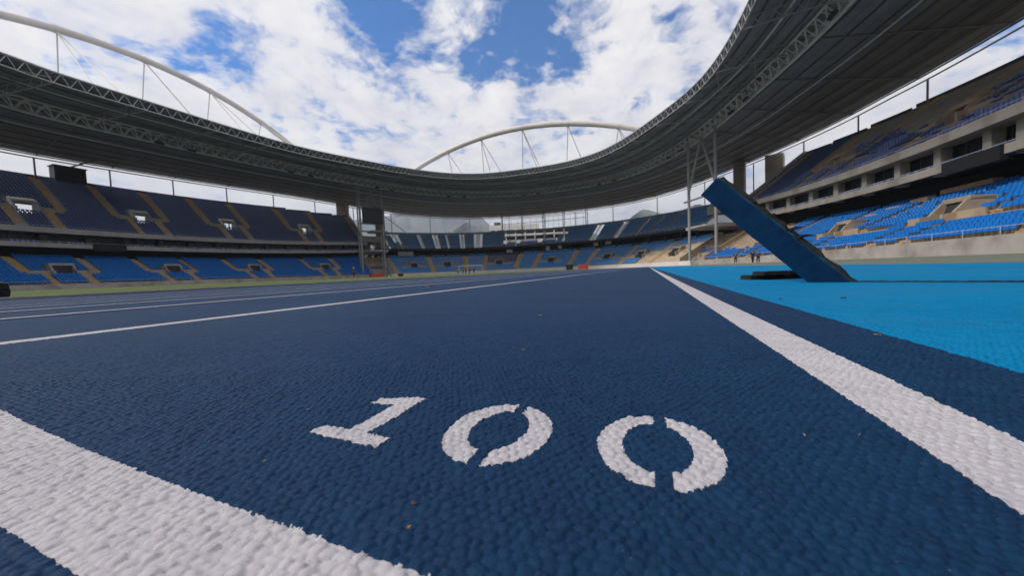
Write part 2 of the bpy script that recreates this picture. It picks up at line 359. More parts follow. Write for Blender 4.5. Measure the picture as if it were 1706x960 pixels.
def patch(z0, z1, marg, step, rough, drop=0.0):
    X = np.arange(-1.9, 1.9, step); Y = np.arange(-.15, 1.6, step); xx, yy = np.meshgrid(X, Y, indexing='ij')
    def wedge(px, py):
        zc = px*FW[0]+py*FW[1]; xc = px*RT[0]+py*RT[1]; return (zc > z0) & (zc < z1) & (abs(xc) < 1.52*zc+marg)
    cx_, cy_ = xx[:-1, :-1]+step/2, yy[:-1, :-1]+step/2; ok = wedge(cx_, cy_)
    ii, jj = np.nonzero(ok); nY = len(Y)
    cls = classify(np.stack([cx_[ii, jj], cy_[ii, jj]], 1), rough)
    F = np.stack([ii*nY+jj, (ii+1)*nY+jj, (ii+1)*nY+jj+1, ii*nY+jj+1], 1)
    used, inv = np.unique(F.ravel(), return_inverse=True); F = inv.reshape(-1, 4)
    P = np.stack([xx.ravel()[used], yy.ravel()[used]], 1)
    return np.column_stack([P, grain(P)-drop]), F, cls
parts = {k: [] for k in range(8)}
for args in ((.055, .345, .07, .0008, .0003), (.342, .80, .10, .00145, .0004, .00002)):
    V, F, cls = patch(*args)
    for k in range(8):
        f = F[cls == k]
        if len(f):
            u, inv = np.unique(f.ravel(), return_inverse=True); v = V[u].copy()
            if k not in (0, 7): v[:, 2] += .00016
            parts[k].append((v, inv.reshape(-1, 4)))
def joined(k, extra=None):
    Vs, Fs, b = [], [], 0
    for v, f in parts[k]+([extra] if extra else []): Vs.append(v); Fs.append(f+b); b += len(v)
    return np.vstack(Vs), np.vstack(Fs)
def strip(x0, x1, y0, y1, z=.0010):
    return np.array([(x0, y0, z), (x1, y0, z), (x1, y1, z), (x0, y1, z)]), np.array([[0, 1, 2, 3]])
tag(mesh_np('running_track_grain', *joined(0), 'track', smooth=True), kind='structure')
tag(mesh_np('runoff_strip_grain', *joined(7), 'runoff', smooth=True), kind='structure')
tag(mesh_np('start_line', *joined(1), 'paint', smooth=True), 'wide white start line crossing the near left corner', 'painted line')
tag(mesh_np('lane_line', *joined(2, strip(.1185, .1645, .50, 112, .0007)), 'paint', smooth=True), 'white lane line right of the digits running beside the light blue strip', 'painted line', 'white lane lines on the track')
arc = []
tag(mesh_np('lane_line', *joined(3, strip(-1.113, -1.063, .20, 108, .0007)), 'paint', smooth=True), 'white lane line left of the digits crossing to the left frame edge', 'painted line', 'white lane lines on the track')
num = empty('lane_number', (-.08, .175, 0), 'white stencilled number 100 painted on the navy track', 'painted number')
for k, d in ((4, 'digit_one'), (5, 'digit_zero'), (6, 'digit_zero')): mesh_np(d, *joined(k), 'paint', num, smooth=True)
names = ['second', 'third', 'fourth', 'fifth', 'sixth', 'seventh']
for i, (x, w) in enumerate(((-2.03, .05), (-2.77, .05), (-3.40, .05), (-4.05, .05), (-4.95, .05), (-6.0, .05))):
    r0 = x-TCX; pts = [(x, -3.), (x, 84.)]; V = []; 
    for a in np.linspace(0, math.pi*.75, 30): pts.append((TCX+r0*math.cos(a), 84+r0*math.sin(a)))
    L_ = [(p[0]-w/2*(1 if j < 2 else math.cos(math.pi*.75*(j-2)/29)), p[1]-w/2*(0 if j < 2 else math.sin(math.pi*.75*(j-2)/29))) for j, p in enumerate(pts)]
    R_ = [(2*p[0]-l[0], 2*p[1]-l[1]) for p, l in zip(pts, L_)]
    n = len(pts); V = [(a, b, .004) for a, b in L_]+[(a, b, .004) for a, b in R_]
    F = np.array([[j, n+j, n+j+1, j+1] for j in range(n-1)])
    tag(mesh_np('lane_line', V, F, 'paint'), f'{names[i]} thin white lane line counting left from the digits', 'painted line', 'white lane lines on the track')

# ================================================================== STAND BUILDING
SEAT_V = []; SEAT_F = []
def _bx(x0, x1, y0, y1, z0, z1, lean=0.):
    b = len(SEAT_V)
    for z, l in ((z0, 0), (z1, lean)):
        for x, y in ((x0, y0), (x1, y0), (x1, y1), (x0, y1)): SEAT_V.append((x, y+l, z))
    for f in ((4, 5, 6, 7), (0, 1, 5, 4), (1, 2, 6, 5), (2, 3, 7, 6), (3, 0, 4, 7), (3, 2, 1, 0)): SEAT_F.append([b+i for i in f])
# local: x along the row, y outward (towards the back), z up; a shell seat on a short post
_bx(-.215, .215, -.20, .20, .38, .44); _bx(-.215, .215, .17, .23, .42, .84, .07); 
SEAT_V = np.array(SEAT_V); SEAT_F = np.array(SEAT_F)
def seats_mesh(pos, s, name, m, parent):
    if not len(pos): return
    n = RNn(np.array(s)); t = np.stack([-n[:, 1], n[:, 0]], 1); pos = np.array(pos)
    V = np.zeros((len(pos), len(SEAT_V), 3))
    V[:, :, 0] = pos[:, None, 0]+SEAT_V[None, :, 0]*t[:, None, 0]+SEAT_V[None, :, 1]*n[:, None, 0]
    V[:, :, 1] = pos[:, None, 1]+SEAT_V[None, :, 0]*t[:, None, 1]+SEAT_V[None, :, 1]*n[:, None, 1]
    V[:, :, 2] = pos[:, None, 2]+SEAT_V[None, :, 2]
    F = (SEAT_F[None]+(np.arange(len(pos))*len(SEAT_V))[:, None, None]).reshape(-1, 4)
    o = mesh_np(name, V.reshape(-1, 3), F, m, parent); o['kind'] = 'stuff'; return o
def tier(root, s0, s1, d0, z0, d1, z1, rows, aisles=(), voms=(), rowlimit=None, seatfn=None, conc='concrete', indiv=0, aw=1.1, step=1.5, voff=None, seat_pitch=.52, vparts=True, rear_wall=False, dark_vom=True):
    """stepped terrace; z0, z1 functions of s; voms [(s, r0, r1)] openings with a walkway; aisles [(s, r0, r1)]"""
    p = (d1-d0)/rows
    ss = list(np.arange(s0, s1, step))+[s1]
    for v, r0, r1 in voms: ss += [v-1.3, v+1.3]
    if rowlimit: ss += [q for q in rowlimit[1]]
    ss = sorted(q for q in set(round(q, 3) for q in ss) if s0 <= q <= s1); ss = np.array(ss)
    P0, NN = RP(ss, 0), RNn(ss)
    rl = (lambda s: rowlimit[0](s)) if rowlimit else (lambda s: rows)
    V = []; F = []
    def zrow(i, s): return z0(s)+(z1(s)-z0(s))*i/(rows-1)
    for i in range(rows):
        zt = zrow(i, ss); zb = zrow(i-1, ss) if i else zt-.35
        b = len(V)
        for dd, zq in ((d0+i*p, zb), (d0+i*p, zt), (d0+(i+1)*p+.02, zt)):
            pts = P0+NN*dd; V += [(x, y, z) for (x, y), z in zip(pts, zq)]
        n = len(ss)
        for j in range(n-1):
            sm = (ss[j]+ss[j+1])/2
            if i >= rl(sm): continue
            if any(abs(sm-v) < 1.3 and r0 <= i < r1 for v, r0, r1 in voms): continue
            F.append([b+j, b+j+1, b+n+j+1, b+n+j]); F.append([b+n+j, b+n+j+1, b+2*n+j+1, b+2*n+j])
    mb = MB(); mb.add(V, F); mb.build('terrace', conc, root)
    # flank walls
    for se in (s0, s1):
        f = MB(); nr = rl(se+(.1 if se == s0 else -.1)); prof = []
        q = se+(.35 if se == s0 else -.35)
        top = [(d0+i*p, float(zrow(i, se))+1.0) for i in range(nr)]+[(d0+nr*p, float(zrow(nr-1, se))+1.0)]
        bot = [(d, max(z-2.4, 0.)) for d, z in reversed(top)]
        poly = top+bot; a = [(*RP(se, d), z) for d, z in poly]; c = [(*RP(q, d), z) for d, z in poly]; m_ = len(poly)
        f.add(a+c, [[i, (i+1) % m_, m_+(i+1) % m_, m_+i] for i in range(m_)]+[list(range(m_))[::-1], list(range(m_, 2*m_))]); f.build('flank_wall', conc if conc != 'brown' else 'concrete', root)
    if rear_wall:
        cuts = sorted([s0]+[q for q in (rowlimit[1] if rowlimit else []) if s0 < q < s1]+[s1])
        for a_, b_ in zip(cuts[:-1], cuts[1:]):
            nr = rl((a_+b_)/2); zf_ = lambda q, o: float(zrow(nr-1, q))+o; dd = d0+nr*p
            w = MB(); band(w, a_, b_, [(dd, lambda q: zf_(q, -.6)), (dd+.2, lambda q: zf_(q, -.6)), (dd+.2, lambda q: zf_(q, .95)), (dd, lambda q: zf_(q, .95))]); w.build('rear_wall', 'frame', root)
    # aisles: a strip of painted steps each
    for sa, r0, r1 in aisles:
        a = MB()
        for i in range(int(r0), int(min(r1, rl(sa)))):
            for h in (0, 1):
                z = float(zrow(i, sa)); zn = float(zrow(i+1, sa)); zz_ = z+.03+(h*(zn-z)/2)
                pts = []
                for zq in (zz_-.28, zz_):
                    for q, d in ((-aw/2, d0+(i+h*.5)*p), (aw/2, d0+(i+h*.5)*p), (aw/2, d0+(i+1)*p), (-aw/2, d0+(i+1)*p)):
                        w = RP(sa+q, d); pts.append((w[0], w[1], zq))
                a.hexa(pts)
        a.build('aisle_steps', 'aisle', root)
    # vomitories
    for v, r0, r1 in voms:
        if not vparts: continue
        c = MB()
        zf = float(zrow(r0, v)); zt = float(zrow(r1, v))+1.0
        for q in (-1.45, 1.45):
            band(c, v+q-.15, v+q+.15, [(d0+r0*p-.1, zf-.3), (d0+r1*p+.2, zf-.3), (d0+r1*p+.2, zt-.15), (d0+(r0+2)*p, zf+2.2), (d0+(r0+.8)*p, zf+1.0), (d0+r0*p-.1, zf+.9)], 1)
        band(c, v-1.6, v+1.6, [(d0+(r0+2.2)*p, zf+2.1), (d0+r1*p+.3, zt-.5), (d0+r1*p+.3, zt-.1), (d0+(r0+2.2)*p, zf+2.55)], 1)
        if dark_vom:  # near-black panel added as painted shade inside the opening
            b_ = MB(); band(b_, v-1.3, v+1.3, [(d0+(r0+1.5)*p, zf-.6), (d0+(r0+1.5)*p+.1, zf-.6), (d0+(r0+2.6)*p+.1, zf+2.5), (d0+(r0+2.6)*p, zf+2.5)], 1); b_.build('passage_shade_panel', 'dark', root)
        c.build('vomitory_surround', 'concrete' if conc == 'concrete' else 'tan', root)
        for a_, b_ in ((-4.6, -1.62), (1.62, 4.6)):
            w = MB(); band(w, v+a_, v+b_, [(d0+(r0+1.05)*p, zf+.1), (d0+(r0+1.05)*p+.12, zf+.1), (d0+(r0+1.05)*p+.12, zf+1.05), (d0+(r0+1.05)*p, zf+1.05)], 1)
            w.build('walkway_wall', 'tan', root)
    # seats
    groups = {}; single = []
    for i in range(rows):
        for s in np.arange(s0+.5, s1-.4, seat_pitch):
            if i >= rl(s) or i >= rows: continue
            if any(abs(s-sa) < aw/2+.2 and r0 <= i < r1 for sa, r0, r1 in aisles): continue
            if any((abs(s-v) < 1.85 and r0-.1 <= i < r1+1) or (abs(s-v) < 4.7 and r0 <= i < r0+1.6) for v, r0, r1 in voms): continue
            mk = seatfn(s, i) if seatfn else 'seat_b'
            if not mk: continue
            w = RP(s, d0+i*p+.5*p); z = float(zrow(i, s)); dist = math.hypot(*w)
            groups.setdefault(mk, []).append((dist, w[0], w[1], z, s))
    for mk, L_ in groups.items():
        if indiv:
            vis = sorted(q for q in L_ if (q[1]*RT[0]+q[2]*RT[1]) < 1.55*(q[1]*FW[0]+q[2]*FW[1]) and q[1]*FW[0]+q[2]*FW[1] > 0)[:indiv] if mk == 'seat_b' else []
            sv = set(vis)
            if vis:
                me = bpy.data.meshes.new('seat'); me.from_pydata([tuple(v) for v in SEAT_V], [], SEAT_F.tolist()); me.materials.append(M[mk]); me.update()
                for dist, x, y, z, s in vis:
                    o = bpy.data.objects.new('seat', me); COL.objects.link(o); n = RNn(s); o.parent = root
                    o.location = Vector((x, y, z))-root.location; o.rotation_euler = (0, 0, math.atan2(n[1], n[0])-math.pi/2)
            L_ = [q for q in L_ if q not in sv]
        seats_mesh([(q[1], q[2], q[3]) for q in L_], [q[4] for q in L_], 'seat_rows', mk, root)

VL = [281.5, 264.0, 246.9, 229.0, 208.8]                       # vomitory centres of the left stand
HALF = PL/2
VR = [HALF-v for v in VL]
def rnd(s, i, k=0): 
    h = math.sin(s*127.1+i*311.7+k*74.7)*43758.5453; return h-math.floor(h)
def side_stand(side):
    left = side == 'left'
    s0, s1 = (192.5, 286.) if left else (HALF-286., 60.4)
    sb0 = s0+2.0 if left else s0; sb1 = s1 if left else s1-2.0
    add = 0.0 if left else 0.9
    V = VL if left else VR
    base = RP((s0+s1)/2, 0)
    root = empty('grandstand', (base[0], base[1], 0), 'long two-tier stand across the pitch on the left, navy upper seats over blue lower ones' if left
                 else 'near two-tier stand on the right behind the leaning slab, upper seats half stripped', 'grandstand')
    zl0 = lambda s: 1.25+0*s
    zl1 = lambda s: 6.9+1.7*kk(s)+(.3 if not left else 0)
    lp = lambda s: 9.0+add*.75+1.4*kk(s); up = lambda s: 12.0+add*1.1+1.4*kk(s)
    # perimeter wall
    mb = MB(); band(mb, s0, s1, [(0, -.05), (.3, -.05), (.3, 1.25), (0, 1.25)]); mb.build('perimeter_wall', 'wallw', root)
    mb = MB(); ss = np.arange(s0, s1, 3.); mb.tube([RP(s, .12, 1.80) for s in ss], .028, 5)
    for s in ss: mb.tube([RP(s, .12, 1.2), RP(s, .12, 1.85)], .025, 4)
    mb.build('guard_rail', 'rail', root)
    ai = []
    for v in V: ai += [(v-4.3, 6, 99), (v+4.3, 6, 99), (v-2.5, 0, 6), (v+2.5, 0, 6)]
    if left:
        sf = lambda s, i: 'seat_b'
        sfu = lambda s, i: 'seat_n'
    else:
        def sf(s, i):
            if s > 44.5 and i > 3+int(3*rnd(s//4, 1)): return None
            if 12 < s < 20 and 3 < i < 6: return None
            if s < 4 and i in (4, 5): return None
            if s > 32 and i in (5, 6): return None
            if rnd(s, i) > .985: return None
            return 'seat_b'
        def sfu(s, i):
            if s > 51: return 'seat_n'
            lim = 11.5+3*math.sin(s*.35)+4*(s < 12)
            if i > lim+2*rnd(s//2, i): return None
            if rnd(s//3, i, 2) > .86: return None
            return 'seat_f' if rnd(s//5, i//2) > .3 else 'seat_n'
    tier(root, sb0, sb1, 1.0, zl0, 15.0, zl1, 17, [a for a in ai if sb0+1 < a[0] < sb1-1], [(v, 5, 9) for v in V if sb0+2 < v < sb1-2], seatfn=sf, conc='concrete' if left else 'tan', indiv=0 if left else 290)
    # lower back wall, mid slab, suites
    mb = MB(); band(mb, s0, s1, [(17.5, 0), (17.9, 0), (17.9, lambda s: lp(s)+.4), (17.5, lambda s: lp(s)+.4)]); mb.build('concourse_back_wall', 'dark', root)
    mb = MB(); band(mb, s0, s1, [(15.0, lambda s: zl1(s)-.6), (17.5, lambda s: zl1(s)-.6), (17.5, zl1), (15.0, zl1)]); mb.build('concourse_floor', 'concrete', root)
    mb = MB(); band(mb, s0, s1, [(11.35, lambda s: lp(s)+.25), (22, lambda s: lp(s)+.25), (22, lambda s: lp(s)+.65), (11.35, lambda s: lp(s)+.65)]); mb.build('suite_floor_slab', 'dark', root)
    gaps = [(253.2, 258.3)] if left else [(7.2, 13.7)]
    cuts = [s0]+[c for g in gaps for c in g]+[s1]
    for a, b in zip(cuts[::2], cuts[1::2]):
        mb = MB(); band(mb, a, b, [(11, lp), (11.35, lp), (11.35, lambda s: lp(s)+.95), (11, lambda s: lp(s)+.95)]); mb.build('suite_parapet', 'parapet' if left else 'parapet_w', root)
    for a, b in gaps:
        mb = MB(); band(mb, a, b, [(10.7, lambda s: lp(s)-.5), (11.3, lambda s: lp(s)-.5), (11.3, lambda s: lp(s)+.9), (10.7, lambda s: lp(s)+.9)]); mb.build('black_banner_box', 'black', root)
    mb = MB(); band(mb, s0, s1, [(11.6, lambda s: lp(s)+1.25), (11.66, lambda s: lp(s)+1.25), (11.66, lambda s: lp(s)+1.31), (11.6, lambda s: lp(s)+1.31)], 3); mb.build('suite_rail', 'rail', root)
    mb = MB(); band(mb, s0, s1, [(13.4, lp), (13.5, lp), (13.5, up), (13.4, up)]); gl_ = mb.build('suite_glazing', 'glass', root)
    # columns between the suites, window frames
    s = s0+.5; big = True
    while s < s1-1:
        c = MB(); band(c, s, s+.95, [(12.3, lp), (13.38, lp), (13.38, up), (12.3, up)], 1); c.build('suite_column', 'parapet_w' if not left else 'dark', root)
        for q in (2.6, 4.1):
            if s+q < s1: m_ = MB(); band(m_, s+q, s+q+.09, [(13.3, lp), (13.39, lp), (13.39, up), (13.3, up)], 1); m_.build('window_mullion', 'frame', gl_)
        s += 5.9 if s > 10 or left else 3.3
    # seats in front of the suites
    pos, sl = [], []
    for s in np.arange(s0+1, s1-1, .62):
        if rnd(s, 3) < .8 and not any(a-.5 < s < b+.5 for a, b in gaps): p = RP(s, 12.3); pos.append((p[0], p[1], float(lp(s))+.65)); sl.append(s)
    seats_mesh(pos, sl, 'suite_seat_row', 'seat_f', root)
    mb = MB(); band(mb, s0, s1, [(11, up), (13.6, up), (13.6, lambda s: up(s)+.35), (11.35, lambda s: up(s)+.35), (11.35, lambda s: up(s)+1.1), (11, lambda s: up(s)+1.1)]); mb.build('upper_parapet', 'parapet' if left else 'parapet_w', root)
    mb = MB(); ss = np.arange(s0, s1, 3.); mb.tube([RP(s, 11.2, float(up(s))+1.45) for s in ss], .035, 5)
    for s in ss: mb.tube([RP(s, 11.2, float(up(s))+1.0), RP(s, 11.2, float(up(s))+1.45)], .025, 4)
    mb.build('guard_rail', 'rail', root)
    R_ = 26
    def rl(s):
        q = s if left else HALF-s
        return 26 if q > 209.8 else 25 if q > 203.4 else 24 if q > 197.3 else 23
    brk = [209.8, 203.4, 197.3] if left else [HALF-q for q in (209.8, 203.4, 197.3)]
    au = []
    for v in V: au += [(v-4.5, 9, 99), (v+4.5, 9, 99), (v-2.5, 0, 9), (v+2.5, 0, 9)]
    au.append((s0+1.3, 0, 99) if left else (s1-1.3, 0, 99))
    z0 = lambda s: up(s)+.5; z1 = lambda s: 27.1+(.8 if not left else 0)+1.6*kk(s)
    sx0, sx1 = (s0, s1)
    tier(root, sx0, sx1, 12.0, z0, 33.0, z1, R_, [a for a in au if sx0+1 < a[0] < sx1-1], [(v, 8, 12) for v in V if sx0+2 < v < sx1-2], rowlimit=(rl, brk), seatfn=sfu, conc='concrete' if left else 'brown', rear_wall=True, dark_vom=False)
    # underside of the upper tier: raking beams and rear columns
    for s in np.arange(s0+3, s1-1, 8.8):
        c = MB(); band(c, s, s+.5, [(13.8, lambda q: up(q)-.6), (33.0, lambda q: z1(q)-2.0), (33.0, lambda q: z1(q)-.9), (13.8, lambda q: up(q)+.3)], 1); c.build('raking_beam', 'concrete', root)
        c = MB(); band(c, s, s+.7, [(31.5, 0), (32.3, 0), (32.3, lambda q: z1(q)-1.9), (31.5, lambda q: z1(q)-1.9)], 1); c.build('rear_column', 'concrete', root)
    return root
LS = side_stand('left')
RS = side_stand('right')

# ------------------------------------------------------------------ end stand
base = RP(126, 0)
ES = empty('grandstand', (base[0], base[1], 0), 'curved end stand facing the camera beyond the goal, tiers of blue seat blocks', 'grandstand')
e0, e1 = 68.5, 188.2
M['cream_wall'] = mat('cream_painted_wall', (0.88, 0.84, 0.78), 0.85, 0.2, 0.3)
mb = MB(); band(mb, e0-6, e1, [(0, -.05), (.3, -.05), (.3, 1.25), (0, 1.25)]); mb.build('perimeter_wall', 'cream_wall', ES)
M['cream_terrace'] = mat('bare_cream_terrace', (0.62, 0.50, 0.38), 0.9, 0.35, 0.7)
vE = [177.6, 164.9, 144.8, 123.5, 101.9, 89.4, 76.5]
aE = [(s, 0 if k else 0, 99) for k, s in enumerate((185.6, 171.2, 158., 150.3, 137.4, 129.6, 115.4, 108.2, 95., 82.))]
def sfe(s, i):
    if s < 88 and (i < 9 or s < 79 and i < 12) and not (s > 84 and i < 4 and False): return None
    if s < 97 and 3 < i < 6: return None
    if 137.6 < s < 150 and i > 6: return 'seat_n'
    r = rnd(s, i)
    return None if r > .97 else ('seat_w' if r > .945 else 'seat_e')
zE0 = lambda s: 1.25+0*s; zE1 = lambda s: 8.3+0*s
tier(ES, e0, e1, 1.0, zE0, 15.0, zE1, 17, aE, [(v, 5, 9) for v in vE], seatfn=sfe, conc='cream_terrace', aw=1.3, seat_pitch=.6)
mb = MB(); band(mb, e0, e1, [(15, 7.6), (24, 7.6), (24, 8.1), (15, 8.1)]); mb.build('concourse_floor', 'tan', ES)
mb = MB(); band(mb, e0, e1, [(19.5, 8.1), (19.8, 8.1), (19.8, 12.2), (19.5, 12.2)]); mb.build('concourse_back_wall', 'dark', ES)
mb = MB(); ss = np.arange(e0, e1, 3.); mb.tube([RP(s, 15.1, 9.2) for s in ss], .05, 5)
for s in ss: mb.tube([RP(s, 15.1, 8.3), RP(s, 15.1, 9.2)], .04, 4)
mb.build('guard_rail', 'rail', ES)
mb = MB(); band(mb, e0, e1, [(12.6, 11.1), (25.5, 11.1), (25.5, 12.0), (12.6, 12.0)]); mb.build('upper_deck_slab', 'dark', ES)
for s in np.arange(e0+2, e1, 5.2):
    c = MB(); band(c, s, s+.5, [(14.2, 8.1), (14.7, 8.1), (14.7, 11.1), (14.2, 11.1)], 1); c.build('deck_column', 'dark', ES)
mb = MB(); band(mb, e0, e1, [(25.6, 19.6), (26.2, 19.6), (26.2, 20.5), (25.6, 20.5)]); mb.build('rear_rim_beam', 'concrete', ES)
blocks = [(181.4, 183.4, 12), (172.9, 178.8, 13), (168.0, 171.7, 13), (163.7, 166.2, 13), (159.3, 163.0, 13), (154.6, 157.7, 13), (144.5, 151.7, 13), (139.6, 143.0, 4), (131.4, 138.0, 4), (123.8, 129.6, 4), (121.4, 123.4, 6),
          (111.2, 120.3, 13), (103.2, 108.8, 13), (96.2, 101.4, 13), (91.8, 95.4, 13), (86.6, 91.2, 13), (74.2, 85.9, 13)]
for a, b, nr in blocks:
    t0 = MB()
    dA, zA, pp, rz = 13.2, 12.1, .93, .60
    for i in range(nr):
        band(t0, a, b, [(dA+i*pp, zA+(i-1)*rz), (dA+(i+1)*pp, zA+(i-1)*rz), (dA+(i+1)*pp, zA+i*rz), (dA+i*pp, zA+i*rz)], 3)
    t0.build('seat_block_terrace', 'concrete', ES)
    pos, sl = [], []
    for i in range(nr):
        for s in np.arange(a+.3, b-.1, .55):
            if rnd(s, i, 5) > .975: continue
            p = RP(s, dA+(i+.5)*pp); pos.append((p[0], p[1], zA+i*rz)); sl.append(s)
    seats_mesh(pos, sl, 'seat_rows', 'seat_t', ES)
# open stairs in the gaps
for a, b in zip(blocks[:-1], blocks[1:]):
    m0 = (a[0]+b[1])/2; w = min(1.0, abs(a[0]-b[1])*.38)
    if min(a[2], b[2]) < 12: continue
    t0 = MB()
    for i in range(13): band(t0, m0-w/2, m0+w/2, [(13.2+i*.93, 11.9+i*.6), (14.1+i*.93, 11.9+i*.6), (14.1+i*.93, 12.05+i*.6), (13.2+i*.93, 12.05+i*.6)], 2)
    for q in (-w/2, w/2): t0.tube([RP(m0+q, 13.2, 12.9), RP(m0+q, 25.3, 20.7)], .06, 5)
    t0.build('open_stair', 'concrete', ES)
mb = MB(); ss = np.arange(e0+4, e1-3, 1.6); mb.tube([RP(s, 12.8, 13.0) for s in ss], .05, 5)
for s in ss: mb.tube([RP(s, 12.8, 12.0), RP(s, 12.8, 13.0)], .04, 4)
mb.build('guard_rail', 'white', ES)
for s, z, w, h in ((178.6, 9.9, 6.5, 2.0), (141.8, 9.8, 2.6, 1.3), (126.8, 10.2, 1.8, 2.2), (121.8, 10.6, 1.6, 1.8), (108.8, 10.4, 2.0, 1.5), (104.6, 10.7, 2.4, 1.6)):
    mb = MB(); p = RP(s, 14.0); n = RNn(s); mb.box((p[0], p[1], z), (w, .25, h), (-n[1], n[0])); mb.build('hung_panel', 'parapet', ES)

# ------------------------------------------------------------------ corner blocks between the stands
def corner(s0, s1, name_lbl):
    p = RP((s0+s1)/2, 10); root = empty('corner_stair_block', (p[0], p[1], 0), name_lbl, 'stair block')
    for i in range(6):
        mb = MB(); band(mb, s0, s1, [(5+i*1.3, 0), (6.6+i*1.3, 0), (6.6+i*1.3, 2.2+i*1.2), (5+i*1.3, 2.2+i*1.2)]); 
        mb.build('blue_panel' if i == 2 else 'stepped_wall', 'seat_n' if i == 2 else 'tan', root)
    for a, b, z, t, m in ((3, 20, 9.9, .8, 'parapet'), (10, 22, 14.2, 2.4, 'brown'), (2.5, 3.0, 17.6, .4, 'steel')):
        mb = MB(); band(mb, s0-.5, s1+.5, [(a, z), (b, z), (b, z+t), (a, z+t)]); mb.build('floor_slab', m, root)
    for q in (.25, .75):
        s = s0+(s1-s0)*q; mb = MB(); band(mb, s, s+1.0, [(17, 9), (18, 9), (18, 14.2), (17, 14.2)], 1); mb.build('column', 'pylon', root)
    return root
corner(188.4, 193.8, 'beige stepped stair block with a blue panel in the corner under the scoreboard')
corner(60.8, 68.0, 'beige stair block in the right corner beside the steel tower')

# ================================================================== ROOF
def tab(pts, sm=6.0):
    pts = sorted(pts); s = np.array([p[0] for p in pts], float); d = np.array([p[1] for p in pts], float)
    S = np.arange(0, PL, 1.); v = np.interp(S, np.concatenate([s-PL, s, s+PL]), np.tile(d, 3))
    k = np.exp(-.5*(np.arange(-30, 31)/sm)**2); k /= k.sum(); v = np.convolve(np.concatenate([v[-30:], v, v[:30]]), k, 'valid')
    return lambda q: np.interp(np.asarray(q) % PL, np.concatenate([S, [PL]]), np.concatenate([v, v[:1]]))
inn = [(0, -8), (14.6, -7.9), (34, -8.6), (54, -14.0), (81, -17.4), (106, -21), (128, -22.8), (160, -24.2), (185, -24), (211, -22.2), (228, -18.6), (243, -17.7), (263, -16.6), (275, -14.6)]
inn += [(PL-s, d) for s, d in inn if 1 < s < 225]
d_in = tab(inn)
tru = [(0, 5), (20, 4.6), (42, 2.8), (68, 4.4), (90, 9), (106, 12), (139, 9.8), (174, 3.5), (194, .4), (211, .2), (229, 1.2), (255, 3.4), (269, 6)]
tru += [(PL-s, d) for s, d in tru if 1 < s < 230]
d_tr = tab(tru)
def endness(s): q = np.sin(np.pi*(np.asarray(s) % HALF)/HALF)**2; return np.clip((q-.3)/.7, 0, 1)
d_ou = lambda s: 31+9*endness(s)
z_ou = tab([(0, 33.6), (28, 33.6), (47, 33.3), (68, 33.6), (83, 32.8), (91, 31.2), (103, 30.0), (117, 30.0), (143, 29.6), (158, 29.9), (170, 30.5), (183, 31.8), (195, 33.0), (217, 33.6), (263, 32.4)]+
           [(PL-s, z) for s, z in ((28, 33.6), (47, 33.3), (68, 33.6), (83, 32.8), (91, 31.2), (103, 30.0), (143, 29.6), (170, 30.5), (183, 31.8), (195, 33.0), (217, 33.6))], 4)
ZI, ZT = 34.9, 36.4
roof = empty('stadium_roof', (CX, CY, 0), 'dark sweeping ring roof on white lattice trusses over the stands', 'roof')
NB = 44; SB = np.array([(i+.55)*PL/NB for i in range(NB)])
def rz(s, u):
    """roof deck at inner (u=0) .. truss ring (1) .. outer (2)"""
    if u <= 1: d = d_in(s)+(d_tr(s)-d_in(s))*u; z = ZI+(ZT-ZI)*u
    else: d = d_tr(s)+(d_ou(s)-d_tr(s))*(u-1); z = ZT+(z_ou(s)-ZT)*(u-1)
    p = RP(s, float(d)); return np.array([p[0], p[1], float(z)])
dz = np.array([0, 0, 1.])
for i in range(NB):
    a, b = SB[i]+.012, SB[(i+1) % NB]+(PL if i == NB-1 else 0)-.012
    for (u0, u1, k, nm, m) in ((0.0, 1.0, 9, 'inner_roof_panel', 'deck'), (1.0, 1.5, 8, 'roof_panel', 'deck'), (1.5, 2.0, 8, 'roof_panel', 'deck_o')):
        mb = MB(); us = np.linspace(u0, u1, k+1)
        for j in range(k):
            V = []
            for zo in (0.0, .18):
                for s in (a, (a+b)/2, b):
                    for u, st in ((us[j], 0.0), (us[j+1]+.004, .11)): V.append(rz(s, min(u, u1))+dz*(st+zo))
            mb.add(V, [[0, 1, 3, 2], [2, 3, 5, 4], [6, 8, 9, 7], [8, 10, 11, 9], [0, 2, 8, 6], [2, 4, 10, 8], [1, 7, 9, 3], [3, 9, 11, 5], [0, 6, 7, 1], [4, 5, 11, 10]])
        mb.build(nm, m, roof)
    # purlins of this bay
    mb = MB(); s2 = SB[(i+1) % NB]+(PL if i == NB-1 else 0)
    for u in (.2, .4, .6, .8, 1.12, 1.24, 1.36, 1.48, 1.6, 1.72, 1.84):
        mb.tube([rz(s, u)-dz*.15 for s in (SB[i], (SB[i]+s2)/2, s2)], .11, 5)
    o = mb.build('purlin', 'steel_d', roof); o['kind'] = 'stuff'
def closed_ring(fn, r, name, m, n=8):
    mb = MB(); mb.tube([fn(s) for s in np.arange(0, PL, PL/176)], r, n, closed=True); return mb.build(name, m, roof, smooth=True)
E0 = lambda s: rz(s, 0)-dz*1.75; E1 = lambda s: rz(s, 0)+dz*.02
closed_ring(E0, .13, 'edge_truss_bottom_chord', 'steel'); closed_ring(E1, .14, 'edge_truss_top_chord', 'steel')
def off(s, u, dd, z): p = rz(s, u); n = RNn(s); return p+np.array([n[0]*dd, n[1]*dd, z])
TB = lambda s: off(s, 1, 0, -2.7); T1 = lambda s: off(s, 1, -1.1, -.45); T2 = lambda s: off(s, 1, 1.1, -.45)
